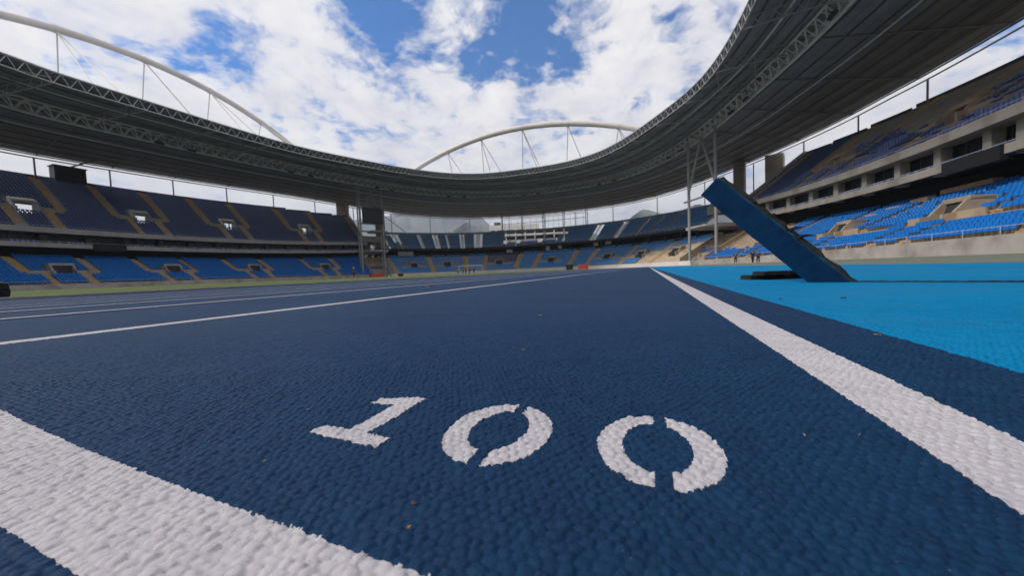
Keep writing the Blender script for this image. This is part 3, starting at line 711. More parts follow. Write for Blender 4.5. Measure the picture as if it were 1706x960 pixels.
closed_ring(TB, .24, 'ring_truss_bottom_chord', 'steel_b'); closed_ring(T1, .2, 'ring_truss_top_chord', 'steel_b'); closed_ring(T2, .2, 'ring_truss_top_chord', 'steel_b')
OC = lambda s: off(s, 2, 1.2, -.5); closed_ring(OC, .16, 'eaves_tube', 'steel_d'); OC2 = lambda s: off(s, 2, -.05, -.12); closed_ring(OC2, .16, 'eaves_beam', 'steel_d')
closed_ring(lambda s: off(s, .46, 0, -.75), .15, 'inner_tie_tube', 'steel_b'); closed_ring(lambda s: off(s, 1.38, 0, -.8), .15, 'outer_tie_tube', 'steel_b')
# braces, the nearest 300 of a kind as bars of their own
def vis_key(p):
    zc = p[0]*FW[0]+p[1]*FW[1]; xc = p[0]*RT[0]+p[1]*RT[1]
    return (0 if zc > 5 and abs(xc) < 1.6*zc else 1, zc)
def braces(lst, name, r, m, lim=295):
    lst.sort(key=lambda t: vis_key((t[0]+t[1])/2)); mb = MB()
    for k, (p, q) in enumerate(lst):
        if k < lim: strut(name, p, q, r, m, roof, 6)
        else: mb.tube([p, q], r, 4)
    if mb.v: o = mb.build(name+'_rest', m, roof); o['kind'] = 'stuff'
NE = NB*6; l1 = []
for i in range(NE):
    a, b = SB[0]+PL*i/NE, SB[0]+PL*(i+1)/NE; l1 += [(E0(a), E1((a+b)/2)), (E1((a+b)/2), E0(b))]
braces(l1, 'edge_truss_brace', .06, 'steel')
NT = NB*5; l2 = []
for i in range(NT):
    a, b = SB[0]+PL*i/NT, SB[0]+PL*(i+1)/NT; m_ = (a+b)/2
    l2 += [(TB(a), T1(m_)), (T1(m_), TB(b)), (TB(a), T2(m_)), (T2(m_), TB(b)), (T1(a), T2(m_))]
braces(l2, 'ring_truss_brace', .12, 'steel_b')
# radial girders
for i, s in enumerate(SB):
    mb = MB(); us = np.linspace(0, 1, 6); dep = lambda u: .6+1.7*(u if u <= 1 else 1-(u-1)*.75)
    g = lambda u: rz(s, u)-dz*max(dep(u), 1.75); h = lambda u: rz(s, u)-dz*.25
    mb.tube([g(u) for u in us], .10, 6); mb.tube([h(u) for u in us], .08, 6)
    for j in range(5): mb.tube([g(us[j]), h((us[j]+us[j+1])/2)], .07, 4); mb.tube([h((us[j]+us[j+1])/2), g(us[j+1])], .07, 4)
    mb.build('inner_girder', 'steel', roof)
    mb = MB(); us = np.linspace(1, 2, 9); h2 = lambda u: rz(s, u)-dz*.18
    mb.tube([h2(u) for u in us], .15, 6); mb.build('outer_rafter', 'deck_o', roof)
    # supporting post at the eaves
    p = OC(s); strut('eaves_post', (p[0], p[1], 0), (p[0], p[1], p[2]), .17, 'steel_d', roof)
# wind bracing in some bays, and the long props seen under the right-hand roof
for i in (2, 5, 9, 10, 13, 17, 20, 23):
    s, t = SB[i], SB[i+1]
    for u, v in ((.02, .5), (.5, .98)):
        strut('wind_brace', rz(s, u)-dz*.9, rz(t, v)-dz*.9, .1, 'steel', roof); strut('wind_brace', rz(t, u)-dz*.9, rz(s, v)-dz*.9, .1, 'steel', roof)

for i in range(0, NB*2):
    s = SB[0]+PL*(i+.3)/(NB*2); 
    if i % 5 in (1, 2):
        p = off(s, 1, -1.2, -2.9); n = RNn(s); mb = MB(); mb.box(p, (1.6, .5, .45), (-n[1], n[0])); mb.box(p+dz*.35, (.1, .1, .5)); mb.build('floodlight', 'frame', roof)

# ------------------------------------------------------------------ arches
def arch(label, f, ts, nodes, r):
    c = f(sum(ts)/2); root = empty('roof_arch', (float(c[0]), float(c[1]), 0), label, 'arch', 'white steel arches over the roof')
    mb = MB(); mb.tube([f(t) for t in np.linspace(ts[0], ts[1], 90)], r, 14); mb.build('arch_tube', 'arch', root, smooth=True)
    for t, feet in nodes:
        p = f(t)
        for q in feet: strut('hanger', p-dz*r*.6, q, .11, 'arch', root)
        mb = MB(); t0, t1 = f(t-.35), f(t+.35); mb.tube([t0, t1], r*1.12, 14); mb.build('node_collar', 'arch', root)
    return root
fE = lambda x: np.array([x, 104., 45.5-.0049*(x+39.5)**2])
fL = lambda y: np.array([-110., y, 54.0-.0068*(y-46)**2])
def roof_top_at(x, y):
    """nearest roof point under (x,y) by rings"""
    best = None
    for u in np.linspace(0, 1.6, 17):
        for s in np.arange(0, PL, 4.):
            p = rz(s, u); d = (p[0]-x)**2+(p[1]-y)**2
            if best is None or d < best[0]: best = (d, p)
    return best[1]
nE = []
for x, V_ in ((-63.5, 0), (-50.5, 1.6), (-36, 2.6), (-21.5, 2.6), (-7, 2.0)):
    feet = [roof_top_at(x-V_, 108.5)+dz*.5]+([roof_top_at(x+V_, 108.5)+dz*.5, roof_top_at(x+V_*.6, 118)+dz*.5] if V_ else [roof_top_at(x, 118)+dz*.5])
    nE.append((x, feet))
arch('white tubular arch above the far end roof between the clouds', fE, (-82.5, 3.6), nE, .82)
nL = []
for y in (6, 20, 33, 46, 59, 72, 84):
    nL.append((y, [roof_top_at(-92, y-1)+dz*.5, roof_top_at(-92, y+2.5)+dz*.5, roof_top_at(-118, y)+dz*.5]))
arch('pale tubular arch above the left stand roof running off the left edge', fL, (-4.5, 96.6), nL, .72)

# ------------------------------------------------------------------ pylons
def pylon(x, y, top, lbl, w=3.2, d=2.2, ang=0.):
    root = empty('roof_pylon', (x, y, 0), lbl, 'pylon', 'concrete pylons at the corners of the roof')
    mb = MB(); a = math.cos(ang), math.sin(ang)
    for z0, z1, k in ((-1, top*.45, 1.12), (top*.45, top-1.5, 1.0), (top-1.5, top, 1.0)): mb.box((x, y, (z0+z1)/2), (w*k, d*k, z1-z0), a)
    mb.build('shaft', 'pylon', root); return root
pylon(-124.5, 114.0, 34.0, 'brown concrete pylon rising behind the far end of the left stand', 3.6, 5.0, .5)
pylon(-111., 121.5, 31.5, 'square brown pylon seen behind the scoreboard tower', 3.6, 3.6, .6)
pylon(28.5, 134.0, 33.0, 'grey pylon just behind the top of the leaning blue slab', 3.0, 3.0, -.4)
pylon(37.2, 131.0, 33.0, 'wide brown pylon above the far end of the right stand', 4.4, 4.4, -.4)

# ------------------------------------------------------------------ corner steel towers, scoreboard
def tower(sA, sB, d, ztop, label, deep=True, zv=26.8, m='steel'):
    pa, pb = RP(sA, d, 0.), RP(sB, d, 0.); c = (pa+pb)/2
    root = empty('steel_tower', (c[0], c[1], 0), label, 'steel tower', 'steel towers at the corners of the bowl')
    n = RNn((sA+sB)/2); nn = np.array([n[0], n[1], 0])*2.2
    L = lambda p, z, k=0: p+dz*z+nn*k
    for p in (pa, pb):
        for k in ((0, 1) if deep else (0,)): strut('post', L(p, 0, k), L(p, ztop, k), .36 if k == 0 else .24, m, root)
    zs = [10.2, 17.6, 20.5, 26.0, 29.6] if deep else [10.2, 26.0]
    for z in zs:
        strut('crossbeam', L(pa, z), L(pb, z), .17, 'steel', root)
        if not deep: continue
        strut('crossbeam', L(pa, z, 1), L(pb, z, 1), .12, 'steel', root)
        for p in (pa, pb): strut('crossbeam', L(p, z), L(p, z, 1), .1, 'steel', root)
    m_ = (pa+pb)/2
    w_ = .25 if deep else 0.
    for a_, b_ in ((pa, pb), (pb, pa)): strut('diagonal', L(a_, zv)*(1-w_)+L(b_, zv)*w_, L(m_, ztop-.6), .2 if deep else .3, m, root)
    return root, pa, pb
tw, pa, pb = tower(197.6, 189.4, 3., 34.3, 'pale steel tower framing the black scoreboard in the left corner')
tw2, qa, qb = tower(67.0, 56.2, 3., 34.0, 'pale steel tower between end stand and right stand', deep=False, zv=20.0)
for z0, z1 in ((12, 26), (26, 12)): pass
v = pb-pa; ax = v[:2]/np.linalg.norm(v[:2]); c = (pa+pb)/2; n = RNn(193.5)
sb = empty('scoreboard', (c[0], c[1], 21), 'black switched-off scoreboard screen hung in the corner steel tower', 'scoreboard')
cc = c[:2]-n*.9
mb = MB(); mb.box((cc[0]+ax[0]*.0, cc[1]+ax[1]*.0, 23.3), (7.3, .8, 5.6), ax); case_ = mb.build('screen_case', 'black', sb)
mb = MB(); q = cc-n*.43; mb.box((q[0], q[1], 23.3), (6.9, .06, 5.2), ax); mb.build('screen', 'screen', case_)
strut('scoreboard_stay', (pb[0], pb[1], 24.2), RP(176.5, 24, 20.6), .12, 'steel_d', tw)

# box on top of left stand
p = RP(254.2, 33.5); n = RNn(254.2)
bx_ = empty('commentary_box', (p[0], p[1], 28), 'dark boxy cabin perched on the top row of the left stand', 'cabin')
mb = MB(); mb.box((p[0], p[1], 29.3), (5.2, 3.0, 3.6), (-n[1], n[0])); cw_ = mb.build('cabin_wall', 'black', bx_)
mb = MB(); mb.box((p[0]-n[0]*1.53, p[1]-n[1]*1.53, 29.5), (4.4, .05, 1.6), (-n[1], n[0])); mb.build('window', 'glass', cw_)
mb = MB(); mb.box((p[0], p[1], 31.2), (5.6, 3.4, .22), (-n[1], n[0])); mb.build('roof', 'frame', bx_)
strut('bracket', (p[0], p[1], 31.2), rz(251.5, 1.8)-dz*.5, .2, 'steel_d', bx_)

# ------------------------------------------------------------------ scaffold and white building behind the end stand
sf_ = empty('scaffold_frame', tuple(RP(130, 26, 0.)), 'tall grey scaffold frame behind the gap in the end stand', 'scaffold')
xs = [145.5, 138.9, 131.3, 123.1, 115.2]
for s in xs:
    for d in (26.8, 29.5): strut('standard', RP(s, d, 8.), RP(s, d, 29.4), .16, 'steel_d', sf_)
    for z in (14, 18, 22, 26): strut('transom', RP(s, 26.8, z), RP(s, 29.5, z), .08, 'steel_d', sf_)
for z, k in ((28.8, 0), (26.2, 0), (24.0, 0), (20.4, 0), (17.6, 0), (16.0, 0), (13.4, 0)):
    for a, b in zip(xs[:-1], xs[1:]):
        strut('ledger', RP(a, 26.7, z), RP(b, 26.7, z), .11, 'steel', sf_)
for s in np.arange(116, 145, 2.2): strut('thin_tube', RP(s, 26.75, 20.4), RP(s, 26.75, 26.2), .05, 'steel_d', sf_)
bd = empty('white_building', (-76, 201, 0), 'white multi-storey building seen through the gap in the end stand', 'building')
ax = np.array([1, .38]); ax = ax/np.linalg.norm(ax); ay = np.array([-ax[1], ax[0]])
def bb(c0, w, dep, z0, z1, nm, m, dx=0.):
    q = np.array([-91.5, 194.3])+ax*(dx+w/2)+ay*(dep/2+c0); b = MB(); b.box((q[0], q[1], (z0+z1)/2), (w, dep, z1-z0), ax); return b.build(nm, m, bd)
bb(0, 62, 18, -1, 16.4, 'lower_storeys', 'white'); bb(1.2, 60, 15, 16.4, 18.0, 'window_band', 'glass', 1)
bb(0, 62, 18, 18.0, 20.2, 'floor_band', 'white'); bb(.8, 60, 15, 20.2, 22.6, 'window_band', 'glass', 1)
bb(0, 62, 18, 22.6, 23.8, 'floor_band', 'white'); bb(1.2, 60, 15, 23.8, 26.4, 'window_band', 'glass', 1)
bb(0, 31, 18, 26.4, 29.6, 'top_storey', 'white'); bb(2, 4, 5, 29.6, 31.6, 'roof_plant', 'leaf', 3); bb(2, 22, 10, 29.6, 30.6, 'roof_plant', 'white', 8)
for x in np.arange(4, 58, 6.): bb(-.2, .5, .6, 16.4, 26.4, 'facade_pier', 'white', x)

# ================================================================== TREES
def tree(x, y, h, r, label, seed):
    R = np.random.default_rng(seed); root = empty('tree', (x, y, 0), label, 'tree', 'trees behind the left corner')
    mb = MB(); top = np.array([x+R.normal()*.5, y+R.normal()*.5, h*.62]); mb.tube([(x, y, -.5), (x+.2, y, h*.3), top], [.55, .4, .22], 8)
    for _ in range(6):
        a = R.uniform(0, 6.28); q = np.array([x+math.cos(a)*r*.6, y+math.sin(a)*r*.6, h*R.uniform(.6, .85)]); st = np.array([x, y, h*R.uniform(.3, .5)]); mb.tube([st, (st+q)/2+dz*.6, q], [.22, .15, .06], 5)
    mb.build('trunk', 'bark', root)
    n = 2600; cl = R.normal(size=(26, 3))*[r*.5, r*.5, h*.14]+[x, y, h*.70]; ce = cl[R.integers(0, 26, n)]+R.normal(size=(n, 3))*r*.17
    a = R.normal(size=(n, 3)); a /= np.linalg.norm(a, axis=1)[:, None]; b = np.cross(a, R.normal(size=(n, 3))); b /= np.linalg.norm(b, axis=1)[:, None]
    s = R.uniform(.18, .42, (n, 1)); V = np.stack([ce-a*s-b*s*.6, ce+a*s-b*s*.6, ce+a*s*.8+b*s*.6, ce-a*s*.8+b*s*.6], 1).reshape(-1, 3)
    mesh_np('crown', V, np.arange(4*n).reshape(-1, 4), 'leaf', root)
for i, (x, y, h, r, l) in enumerate(((-139, 152, 21, 4.5, 'dense green tree seen left of the pylon below the scoreboard'), (-131, 158, 19, 4.0, 'smaller green tree between tower posts, right of the pylon'),
                                     (-122, 166, 18.5, 4.2, 'green tree behind the leftmost narrow seat block'), (-113, 172, 18, 4., 'leafy tree seen through the open stair left of the first wide seat block'),
                                     (-147, 146, 19, 4.5, 'round tree just right of the left stand end'))): tree(x, y, h, r, l, 40+i)

# ================================================================== MOUNTAINS (real ridges, kilometres away)
def ridge(name, dist, prof, depth, seed, rough):
    R = np.random.default_rng(seed); az = np.radians(np.arange(prof[0][0], prof[-1][0]+.01, .22)); hs = np.interp(np.degrees(az), [p[0] for p in prof], [p[1] for p in prof])
    hs = np.convolve(np.pad(hs, 4, 'edge'), np.ones(9)/9, 'valid')
    K = 16; V = []
    ph = R.uniform(0, 6.3, (5,)); fr = [9, 21, 47, 95, 180]
    wob = sum(np.sin(az*f*2+p)/f for f, p in zip(fr, ph))
    for k in range(K+1):
        t = k/K; prof_t = math.sin(math.pi*min(1, t*1.02))**.9 if t > 0 else 0
        for j, a in enumerate(az):
            d = dist+depth*(t-.5)+depth*.18*math.sin(a*40+k*.7)*math.sin(math.pi*t)
            crest = d*0+dist*math.tan(math.radians(max(hs[j], 0)))*(1+rough*wob[j]*4)
            rid = 1-.20*(1-prof_t)*(1+math.sin(a*120+3*math.sin(k*.9)))
            V.append((math.sin(a)*d, math.cos(a)*d, max(-3, crest*prof_t*rid)+R.normal()*rough*dist*.02*prof_t))
    n = len(az); F = np.array([[k*n+j, k*n+j+1, (k+1)*n+j+1, (k+1)*n+j] for k in range(K) for j in range(n-1)])
    tag(mesh_np(name, V, F, 'hill', smooth=True), kind='structure')
ridge('hill_range', 2300, [(-60, 0), (-50, 2), (-44, 4), (-38, 5.9), (-35, 6.6), (-32, 7.6), (-30, 8.2), (-28.5, 8.0), (-25, 7.1), (-21, 6.4), (-15, 5.6), (-9, 5.2), (-5, 5.9), (-2.5, 7.3), (-.6, 8.2), (1.4, 7.55), (4.9, 8.3), (6.7, 8.2), (9, 7.4), (14, 6), (24, 3), (36, 0)], 900, 3, .05)
ridge('mountain_range', 4300, [(-70, 0), (-58, 4), (-48, 7.5), (-42, 9.4), (-38.5, 11.0), (-34, 12.0), (-30.5, 11.2), (-27, 9.2), (-22, 5.5), (-16, 4.5), (0, 5), (20, 4), (34, 0)], 1500, 8, .04)

# ================================================================== LEANING SLAB ON THE RUNOFF
def ray(x, y):
    v = Vector(((x-853)/569., (480-y)/569., -1)); return (CM.to_3x3() @ v).normalized()
def ground_at(x, y): v = ray(x, y); t = -CAMH/v.z; return Vector((0, 0, CAMH))+v*t
base = Vector((.6659, 1.7388, 0)); e1 = Vector((-.6684, .1115, .7354)).normalized()      # foot, long axis
nf = Vector((-.4506, -.8473, -.2811)); nf = (nf-e1*nf.dot(e1)).normalized(); sd_ = e1.cross(nf).normalized()   # blue face, black side
wr = Vector((RT[0], RT[1], 0)); dr = Vector((FW[0], FW[1], 0))
slab = empty('rubber_slab', base, 'blue topped black rubber slab tilted up out of the light blue runoff', 'slab')
Wd, Td, Ln = .094, .085, .605
def slab_piece(name, m, w0, w1, t0, t1, l0, l1, seed, jag=.003, nl=26):
    """box in slab axes with uneven edges; below the ground it is simply buried"""
    R = np.random.default_rng(seed); V = []; F = []
    for i in range(nl+1):
        l = l0+(l1-l0)*i/nl
        for w, t in ((w0, t0), (w1, t0), (w1, t1), (w0, t1)):
            j = R.normal()*jag if 0 < i < nl else R.normal()*jag*.4
            p = base+e1*(l+(R.normal()*jag if i == nl else 0))+sd_*(w+j)-nf*(t+R.normal()*jag*.6); V.append(tuple(p))
    for i in range(nl):
        for j in range(4): a = i*4+j; b = i*4+(j+1) % 4; F.append([a, b, b+4, a+4])
    F += [[0, 3, 2, 1], [nl*4+j for j in range(4)]]; b = MB(); b.add(V, F); return b.build(name, m, slab)
slab_piece('blue_facing', 'rubber_blue', -Wd/2, Wd/2, 0, .012, -.16, Ln, 1, .0012)
slab_piece('torn_edge', 'rubber_teal', -Wd/2+.004, Wd/2+.003, .013, .024, -.16, Ln-.003, 2, .003)
slab_piece('rubber_backing', 'rubber_black', -Wd/2+.006, Wd/2+.001, .025, Td, -.16, Ln-.005, 3, .0026)
for k, (l, ln_, a) in enumerate(((.24, .075, .25), (.20, .10, .05), (.33, .03, .5), (.42, .02, .6))):
    b = MB(); p = base+e1*l+sd_*(Wd/2)-nf*.05; q = p+(wr*math.cos(a)+Vector((0, 0, 1))*math.sin(a))*ln_*.75; mid = (p+q)/2+Vector((0, 0, .004))
    b.tube([p, mid, q], [.010, .006, .0015], 6); b.build('torn_shred', 'rubber_black', slab)
# black planks wedged under it
def plank(px, py, ln_, w, t, zc, yaw_off, label, seed):
    g = ground_at(px, py); R = np.random.default_rng(seed); b = MB(); V = []; n = 14
    ax_ = (wr*math.cos(yaw_off)-Vector((dr.x, dr.y, 0)).normalized()*math.sin(yaw_off)).normalized(); ay_ = Vector((-ax_.y, ax_.x, 0))
    for i in range(n+1):
        l = ln_*i/n
        for a, z in ((-w/2, zc), (w/2, zc), (w/2, zc+t), (-w/2, zc+t)):
            V.append(tuple(Vector((g.x, g.y, 0))+ax_*(l+(R.normal()*.004 if i in (0, n) else 0))+ay_*(a+w/2+R.normal()*.002)+Vector((0, 0, z+(R.normal()*.0012 if zc > 0 or z > zc else 0)+.002))))
    F = [[i*4+j, i*4+(j+1) % 4, i*4+4+(j+1) % 4, i*4+4+j] for i in range(n) for j in range(4)]+[[0, 3, 2, 1], [n*4+j for j in range(4)]]
    b.add(V, F); return tag(b.build('rubber_offcut', 'rubber_black'), label, 'rubber strip')
plank(1252, 466.5, .36, .09, .021, .0, 0., 'lower black rubber strip lying left of the tilted slab', 5)
plank(1272, 467.0, .32, .08, .017, .0235, .03, 'upper black rubber strip stacked on another left of the slab', 6)
# dark open joint in the runoff, running right from the slab
a, b_ = ground_at(1418, 470.3), ground_at(1760, 470.6); dv = (b_-a).normalized(); nv = Vector((-dv.y, dv.x, 0))
R = np.random.default_rng(9); V = []; n = 40; b = MB()
for i in range(n+1):
    p = a+(b_-a)*(i/n)
    for w, z in ((0, .0005), (0, .0035+R.normal()*.0008), (.045+R.normal()*.003, .0035+R.normal()*.0008), (.045, .0005)): V.append((p.x+nv.x*w, p.y+nv.y*w, z))
b.add(V, [[i*4+j, i*4+j+1, i*4+5+j, i*4+4+j] for i in range(n) for j in range(3)]); tag(b.build('rubber_joint', 'rubber_black'), 'narrow black joint in the light blue runoff right of the slab', 'joint')

# ================================================================== GOAL, BOARDS, PEOPLE
g0, g1 = np.array([-54.8, 93.0, .12]), np.array([-48.2, 96.2, .12])
goal = empty('football_goal', tuple((g0+g1)/2), 'white football goal in front of the far end stand', 'goal')
strut('goal_post', g0, g0+dz*2.5, .07, 'white', goal); strut('goal_post', g1, g1+dz*2.5, .07, 'white', goal); strut('crossbar', g0+dz*2.5, g1+dz*2.5, .07, 'white', goal)
bk = np.array([-.45, .89, 0])*1.9
for g in (g0, g1): strut('net_stay', g+dz*2.5, g+bk+dz*.0, .03, 'white', goal)
strut('net_bar', g0+bk, g1+bk, .03, 'white', goal)
nb = MB()
for k in np.linspace(0, 1, 14): a_ = g0+(g1-g0)*k; nb.tube([a_+dz*2.5, a_+bk], .008, 3)
for k in np.linspace(.1, .95, 8): nb.tube([g0+dz*2.5*(1-k)+bk*k, g1+dz*2.5*(1-k)+bk*k], .008, 3)
o = nb.build('net', 'white', goal)
def board(x0, y0, x1, y1, h, m, lbl, nm='advertising_board', cat='board', legs=True, z=0.):
    c = np.array([(x0+x1)/2, (y0+y1)/2]); a_ = np.array([x1-x0, y1-y0]); w = np.linalg.norm(a_)
    r_ = empty(nm, (c[0], c[1], 0), lbl, cat); b = MB(); b.box((c[0], c[1], z+h/2+.12), (w, .12, h), a_); b.build('panel', m, r_)
    n_ = np.array([-a_[1], a_[0]])/w
    for q in (-.42, .42): b = MB(); p = c+a_*q; b.box((p[0]+n_[0]*.25, p[1]+n_[1]*.25, z+.07), (.08, .8, .14), a_); b.build('foot', 'frame', r_)
    return r_
board(-17.6, 78.0, -16.05, 78.4, 1.15, 'black', 'small black board standing by the far wall left of the red one')
board(-15.0, 78.6, -12.7, 79.0, 1.05, 'red', 'red board standing near the far wall')
board(-74.2, 87.8, -72.9, 88.9, .95, 'black', 'black box on the grass right of the left corner tower', 'equipment_case', 'case')
board(-83.8, 85.5, -80.4, 88.5, 1.3, 'red', 'red panel at the foot of the left corner stair block')
# black bag at the far left
g = ground_at(-6, 500.5); bag = empty('equipment_bag', g, 'blurred black bag on the kerb at the left frame edge', 'bag')
bm = bmesh.new(); bmesh.ops.create_cube(bm, size=1); bmesh.ops.subdivide_edges(bm, edges=bm.edges[:], cuts=5, use_grid_fill=True)
for v in bm.verts:
    q = v.co.normalized()*.62; v.co = v.co.lerp(q, .55); v.co = Vector((v.co.x*.20, v.co.y*.18, (v.co.z+.5)*.22)); v.co += Vector((random.gauss(0, .004), random.gauss(0, .004), random.gauss(0, .004)))
    v.co.z = max(v.co.z, .0)
    v.co += g
me = bpy.data.meshes.new('bag_body'); bm.to_mesh(me); bm.free(); me.materials.append(M['black']); link('bag_body', me, bag)
b = MB(); b.tube([g+Vector((-.06, 0, .19)), g+Vector((-.03, 0, .24)), g+Vector((.03, 0, .24)), g+Vector((.06, 0, .19))], .012, 6); b.build('handle', 'cl_dark', bag)

def skin_mesh(name, verts, edges, radii, m, parent, sub=1):
    me = bpy.data.meshes.new(name); me.from_pydata([tuple(v) for v in verts], edges, []); o = bpy.data.objects.new(name, me); COL.objects.link(o)
    md = o.modifiers.new('s', 'SKIN'); sv = me.skin_vertices[0].data
    for i, r in enumerate(radii): sv[i].radius = (r, r)
    sv[0].use_root = True; md.use_smooth_shade = True
    if sub: ms = o.modifiers.new('u', 'SUBSURF'); ms.levels = sub; ms.render_levels = sub
    dg = bpy.context.evaluated_depsgraph_get(); nm = bpy.data.meshes.new_from_object(o.evaluated_get(dg)); bpy.data.objects.remove(o)
    nm.materials.clear(); nm.materials.append(M[m]); return link(name, nm, parent)
def person(x, y, z, face, label, shirt, legs, hat=None, stride=.12, crouch=0., h=1.75, arms=.12, group=None, bib=None):
    root = empty('person', (x, y, z), label, 'person', group)
    f = np.array([math.cos(face), math.sin(face), 0]); r = np.array([f[1], -f[0], 0]); k = h/1.75; hip = .92-.42*crouch; B = np.array([x, y, z])
    def P(side, fwd, up): return B+(r*side+f*fwd)*k+dz*up*k
    lean = .28*crouch
    pelvis = P(0, -.12*crouch, hip); chest = P(0, lean*.6, hip+.40); neck = P(0, lean, hip+.58); head = P(0, lean+.02, hip+.70); crown = P(0, lean+.01, hip+.80)
    V = [pelvis, P(0, lean*.3, hip+.2), chest, neck, head, crown]; E = [(0, 1), (1, 2), (2, 3), (3, 4), (4, 5)]; Rr = [.13, .12, .15, .055, .095, .07]
    for s in (-1, 1):
        b0 = len(V); kf = stride*s+.32*crouch
        V += [P(.10*s, 0, hip-.05), P(.11*s, kf*.7+.05, hip*.53), P(.11*s, kf*(1-.6*crouch), .09), P(.12*s, kf*(1-.6*crouch)+.15, .04)]; E += [(0, b0), (b0, b0+1), (b0+1, b0+2), (b0+2, b0+3)]; Rr += [.085, .06, .042, .038]
        b1 = len(V); V += [P(.19*s, lean*.9, hip+.50), P(.25*s, lean-.02+arms*s, hip+.24), P(.25*s, lean+.12+arms*s, hip+.02), P(.24*s, lean+.16+arms*s, hip-.07)]
        E += [(2, b1), (b1, b1+1), (b1+1, b1+2), (b1+2, b1+3)]; Rr += [.06, .045, .035, .035]
    skin_mesh('body', V, E, [q*k for q in Rr], 'skin', root)
    sV = [V[0], V[1], V[2], V[6+4], V[6+5], V[6+8+4], V[6+8+5]]
    skin_mesh('shirt', sV, [(0, 1), (1, 2), (2, 3), (3, 4), (2, 5), (5, 6)], [q*k for q in (.150, .145, .170, .075, .06, .075, .06)], shirt, root)
    tV = [V[0], V[6], V[7], V[8], V[14], V[15], V[16]]
    skin_mesh('trousers', tV, [(0, 1), (1, 2), (2, 3), (0, 4), (4, 5), (5, 6)], [q*k for q in (.152, .10, .078, .058, .10, .078, .058)], legs, root)
    if bib: skin_mesh('bib', [V[1], V[2]], [(0, 1)], [.158*k, .18*k], bib, root)
    if hat: skin_mesh('cap', [V[4]+dz*.06*k, V[5]+dz*.02*k, V[4]+dz*.07*k+f*.13], [(0, 1), (0, 2)], [.108*k, .08*k, .04*k], hat, root)
    else: skin_mesh('hair', [V[4]+dz*.06*k-f*.015, V[5]+dz*.015*k], [(0, 1)], [.104*k, .075*k], 'hair', root)
    return root
def toward(x, y): return math.atan2(-y, -x)
person(-45.0, 42.6, .16, toward(-45, 42.6)+.8, 'person in dark clothes and a white cap alone on the grass at left', 'cl_dark', 'cl_dark', 'cl_white')
person(-69.8, 71.6, .13, toward(-69, 71)+.4, 'distant person in dark clothes left of the corner tower foot', 'cl_dark', 'cl_dark', 'cl_white', crouch=.2)
person(-55.0, 92.9, .12, toward(-55, 93), 'person in a yellow bib by the left goal post', 'cl_yellow', 'cl_dark')
person(-53.7, 93.4, .12, toward(-55, 93)+1.2, 'person in dark kit crouching lowest in the goal mouth', 'cl_dark', 'cl_dark', crouch=.8)
person(-52.9, 93.9, .12, toward(-55, 93)-.8, 'person in a red shirt leaning forward in front of the goal', 'cl_red', 'cl_dark', crouch=.35)
person(-51.9, 94.3, .12, toward(-55, 93)+.3, 'person in dark kit standing upright at the middle of the goal', 'cl_dark', 'cl_dark')
person(-50.6, 94.9, .12, toward(-55, 93)-.3, 'person in dark blue standing nearest the right goal post', 'cl_dark', 'cl_dark', arms=.2)
person(12.3, 60.8, -.01, toward(12, 60), 'person in dark clothes with a green bib walking left of the tilted slab', 'cl_dark', 'cl_dark', bib='cl_green', stride=.2)
person(13.9, 58.4, -.01, toward(12, 60)+.3, 'person in black nearest the tilted slab, far behind it', 'cl_dark', 'cl_dark', stride=.16, h=1.82)
person(14.7, 58.9, -.01, toward(12, 60)-.5, 'bareheaded person in black with a thin yellow bib behind a companion', 'cl_dark', 'cl_dark', bib='cl_yellow', stride=.1)
# red figure and timber boards on the right lower tier
tb = empty('timber_stack', tuple(RP(19, 14.5, 7.9)), 'pale timber boards piled along the top of the right lower tier', 'timber')
for a_, b_, d, z in ((13.2, 19.4, 14.6, 7.9), (19.6, 22.2, 13.5, 7.3), (22.3, 24.6, 12.4, 6.7), (24.7, 26.8, 11.3, 6.1)):
    mb = MB(); band(mb, a_, b_, [(d, z), (d+.9, z), (d+.9, z+.55), (d, z+.55)], 1); mb.build('board', 'timber', tb)

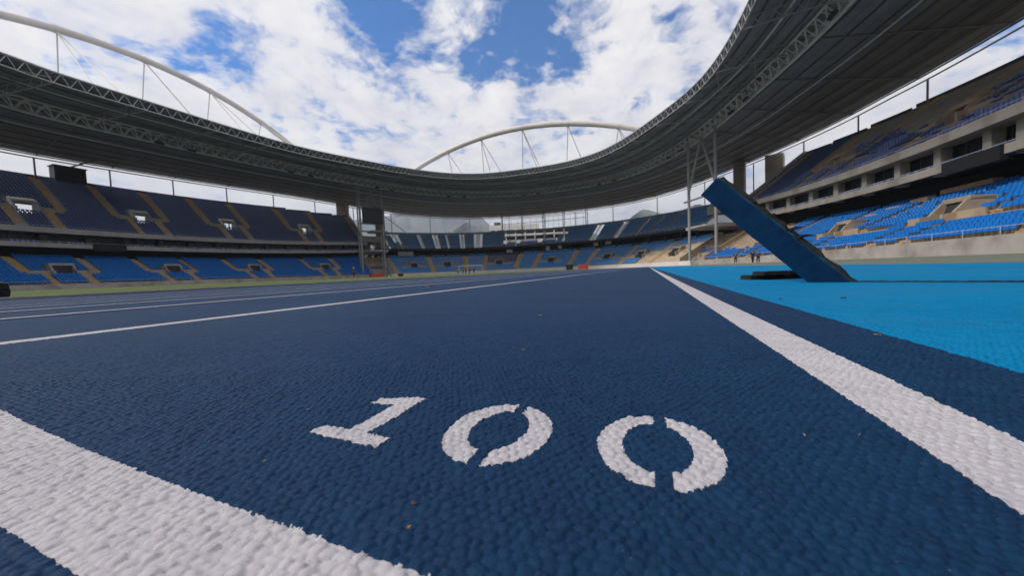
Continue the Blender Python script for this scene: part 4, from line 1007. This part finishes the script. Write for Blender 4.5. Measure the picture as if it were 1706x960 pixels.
# ================================================================== SMALL LITTER ON THE TRACK
def scrap(px, py, l, w, t, m, name, label, ang, seed, curl=.3):
    g = ground_at(px, py); R = np.random.default_rng(seed); b = MB(); n = 6; V = []
    a_ = np.array([math.cos(ang), math.sin(ang), 0]); c_ = np.array([-a_[1], a_[0], 0]); G = np.array([g.x, g.y, .0016])
    for i in range(n+1):
        u = i/n-.5; ww = w*(1-abs(2*u)**1.6*.85)*(.8+.4*R.random())
        for s, z in ((-1, 0), (1, 0), (1, t), (-1, t)): V.append(G+a_*u*l+c_*s*ww/2+dz*(z+curl*l*(u*u)+.0008*R.random()))
    F = [[i*4+j, i*4+(j+1) % 4, i*4+4+(j+1) % 4, i*4+4+j] for i in range(n) for j in range(4)]+[[0, 3, 2, 1], [n*4+j for j in range(4)]]
    b.add(V, F); return tag(b.build(name, m), label, 'litter')
LIT = [(717, 478, .055, .020, .010, 'leafdry', 'dry_leaf', 'brown curled leaf lying on the track beyond the digits', 0.3, .2),
       (681, 890, .0030, .0011, .001, 'ochre', 'straw_bit', 'tiny ochre scrap below the first zero', 1.3, .5),
       (690, 847, .0034, .0010, .0005, 'rust', 'paper_scrap', 'tiny reddish scrap between the start line and the first zero', .0, .1),
       (514, 688, .0040, .0014, .001, 'leafdry', 'straw_bit', 'tiny brown speck left of the digit one', .2, .2),
       (872, 586, .006, .0012, .0006, 'straw', 'straw_bit', 'small straw lying above the first zero', .2, .2),
       (442, 775, .0030, .0005, .0004, 'straw', 'straw_bit', 'thin pale straw below the digit one to its left', 1.0, .2),
       (657, 601, .006, .0012, .0006, 'ochre', 'straw_bit', 'ochre fleck above the digit one', 2.0, .2),
       (1432, 731, .005, .0006, .0005, 'straw', 'straw_bit', 'pale straw just left of the right lane line', .9, .2),
       (1118, 637, .004, .0009, .0005, 'rust', 'straw_bit', 'dark red fleck above the second zero', .5, .2),
       (1462, 561, .010, .0012, .0008, 'straw', 'straw_bit', 'pale straw beside the light blue edge', 3.0, .1),
       (1340, 731, .004, .0006, .0005, 'straw', 'straw_bit', 'short pale straw between the second zero and the lane line', 1.6, .1),
       (900, 527, .010, .002, .001, 'straw', 'straw_bit', 'pale fleck on the track in the middle distance', .4, .1),
       (1405, 498, .020, .010, .002, 'rubber_black', 'rubber_crumb', 'dark crumb on the light blue runoff below the slab', .4, .1),
       (1300, 500, .012, .006, .002, 'rubber_black', 'rubber_crumb', 'dark crumb on the light blue runoff near its left edge', .9, .1)]
for i, L_ in enumerate(LIT): scrap(L_[0], L_[1], L_[2]*(1 if i == 0 else .7), L_[3]*(1 if i == 0 else .6), L_[4]*.7, L_[5], L_[6], L_[7], L_[8], 60+i, L_[9])

# ================================================================== HAZE
HZ = True
if HZ:
    mb = MB(); mb.box((0, 900, 425), (13600, 13600, 852)); o = mb.build('haze', None or 'white')
    m = bpy.data.materials.new('haze'); m.use_nodes = True; t = m.node_tree; t.nodes.clear()
    pv = N(t, 'ShaderNodeVolumePrincipled'); pv.inputs['Density'].default_value = .00019; pv.inputs['Color'].default_value = (.74, .86, 1.0, 1); pv.inputs['Anisotropy'].default_value = .2
    ou = N(t, 'ShaderNodeOutputMaterial'); t.links.new(pv.outputs[0], ou.inputs['Volume']); o.data.materials.clear(); o.data.materials.append(m); o['kind'] = 'stuff'
for o in list(bpy.data.objects):
    if '_tot' in o: del o['_tot']
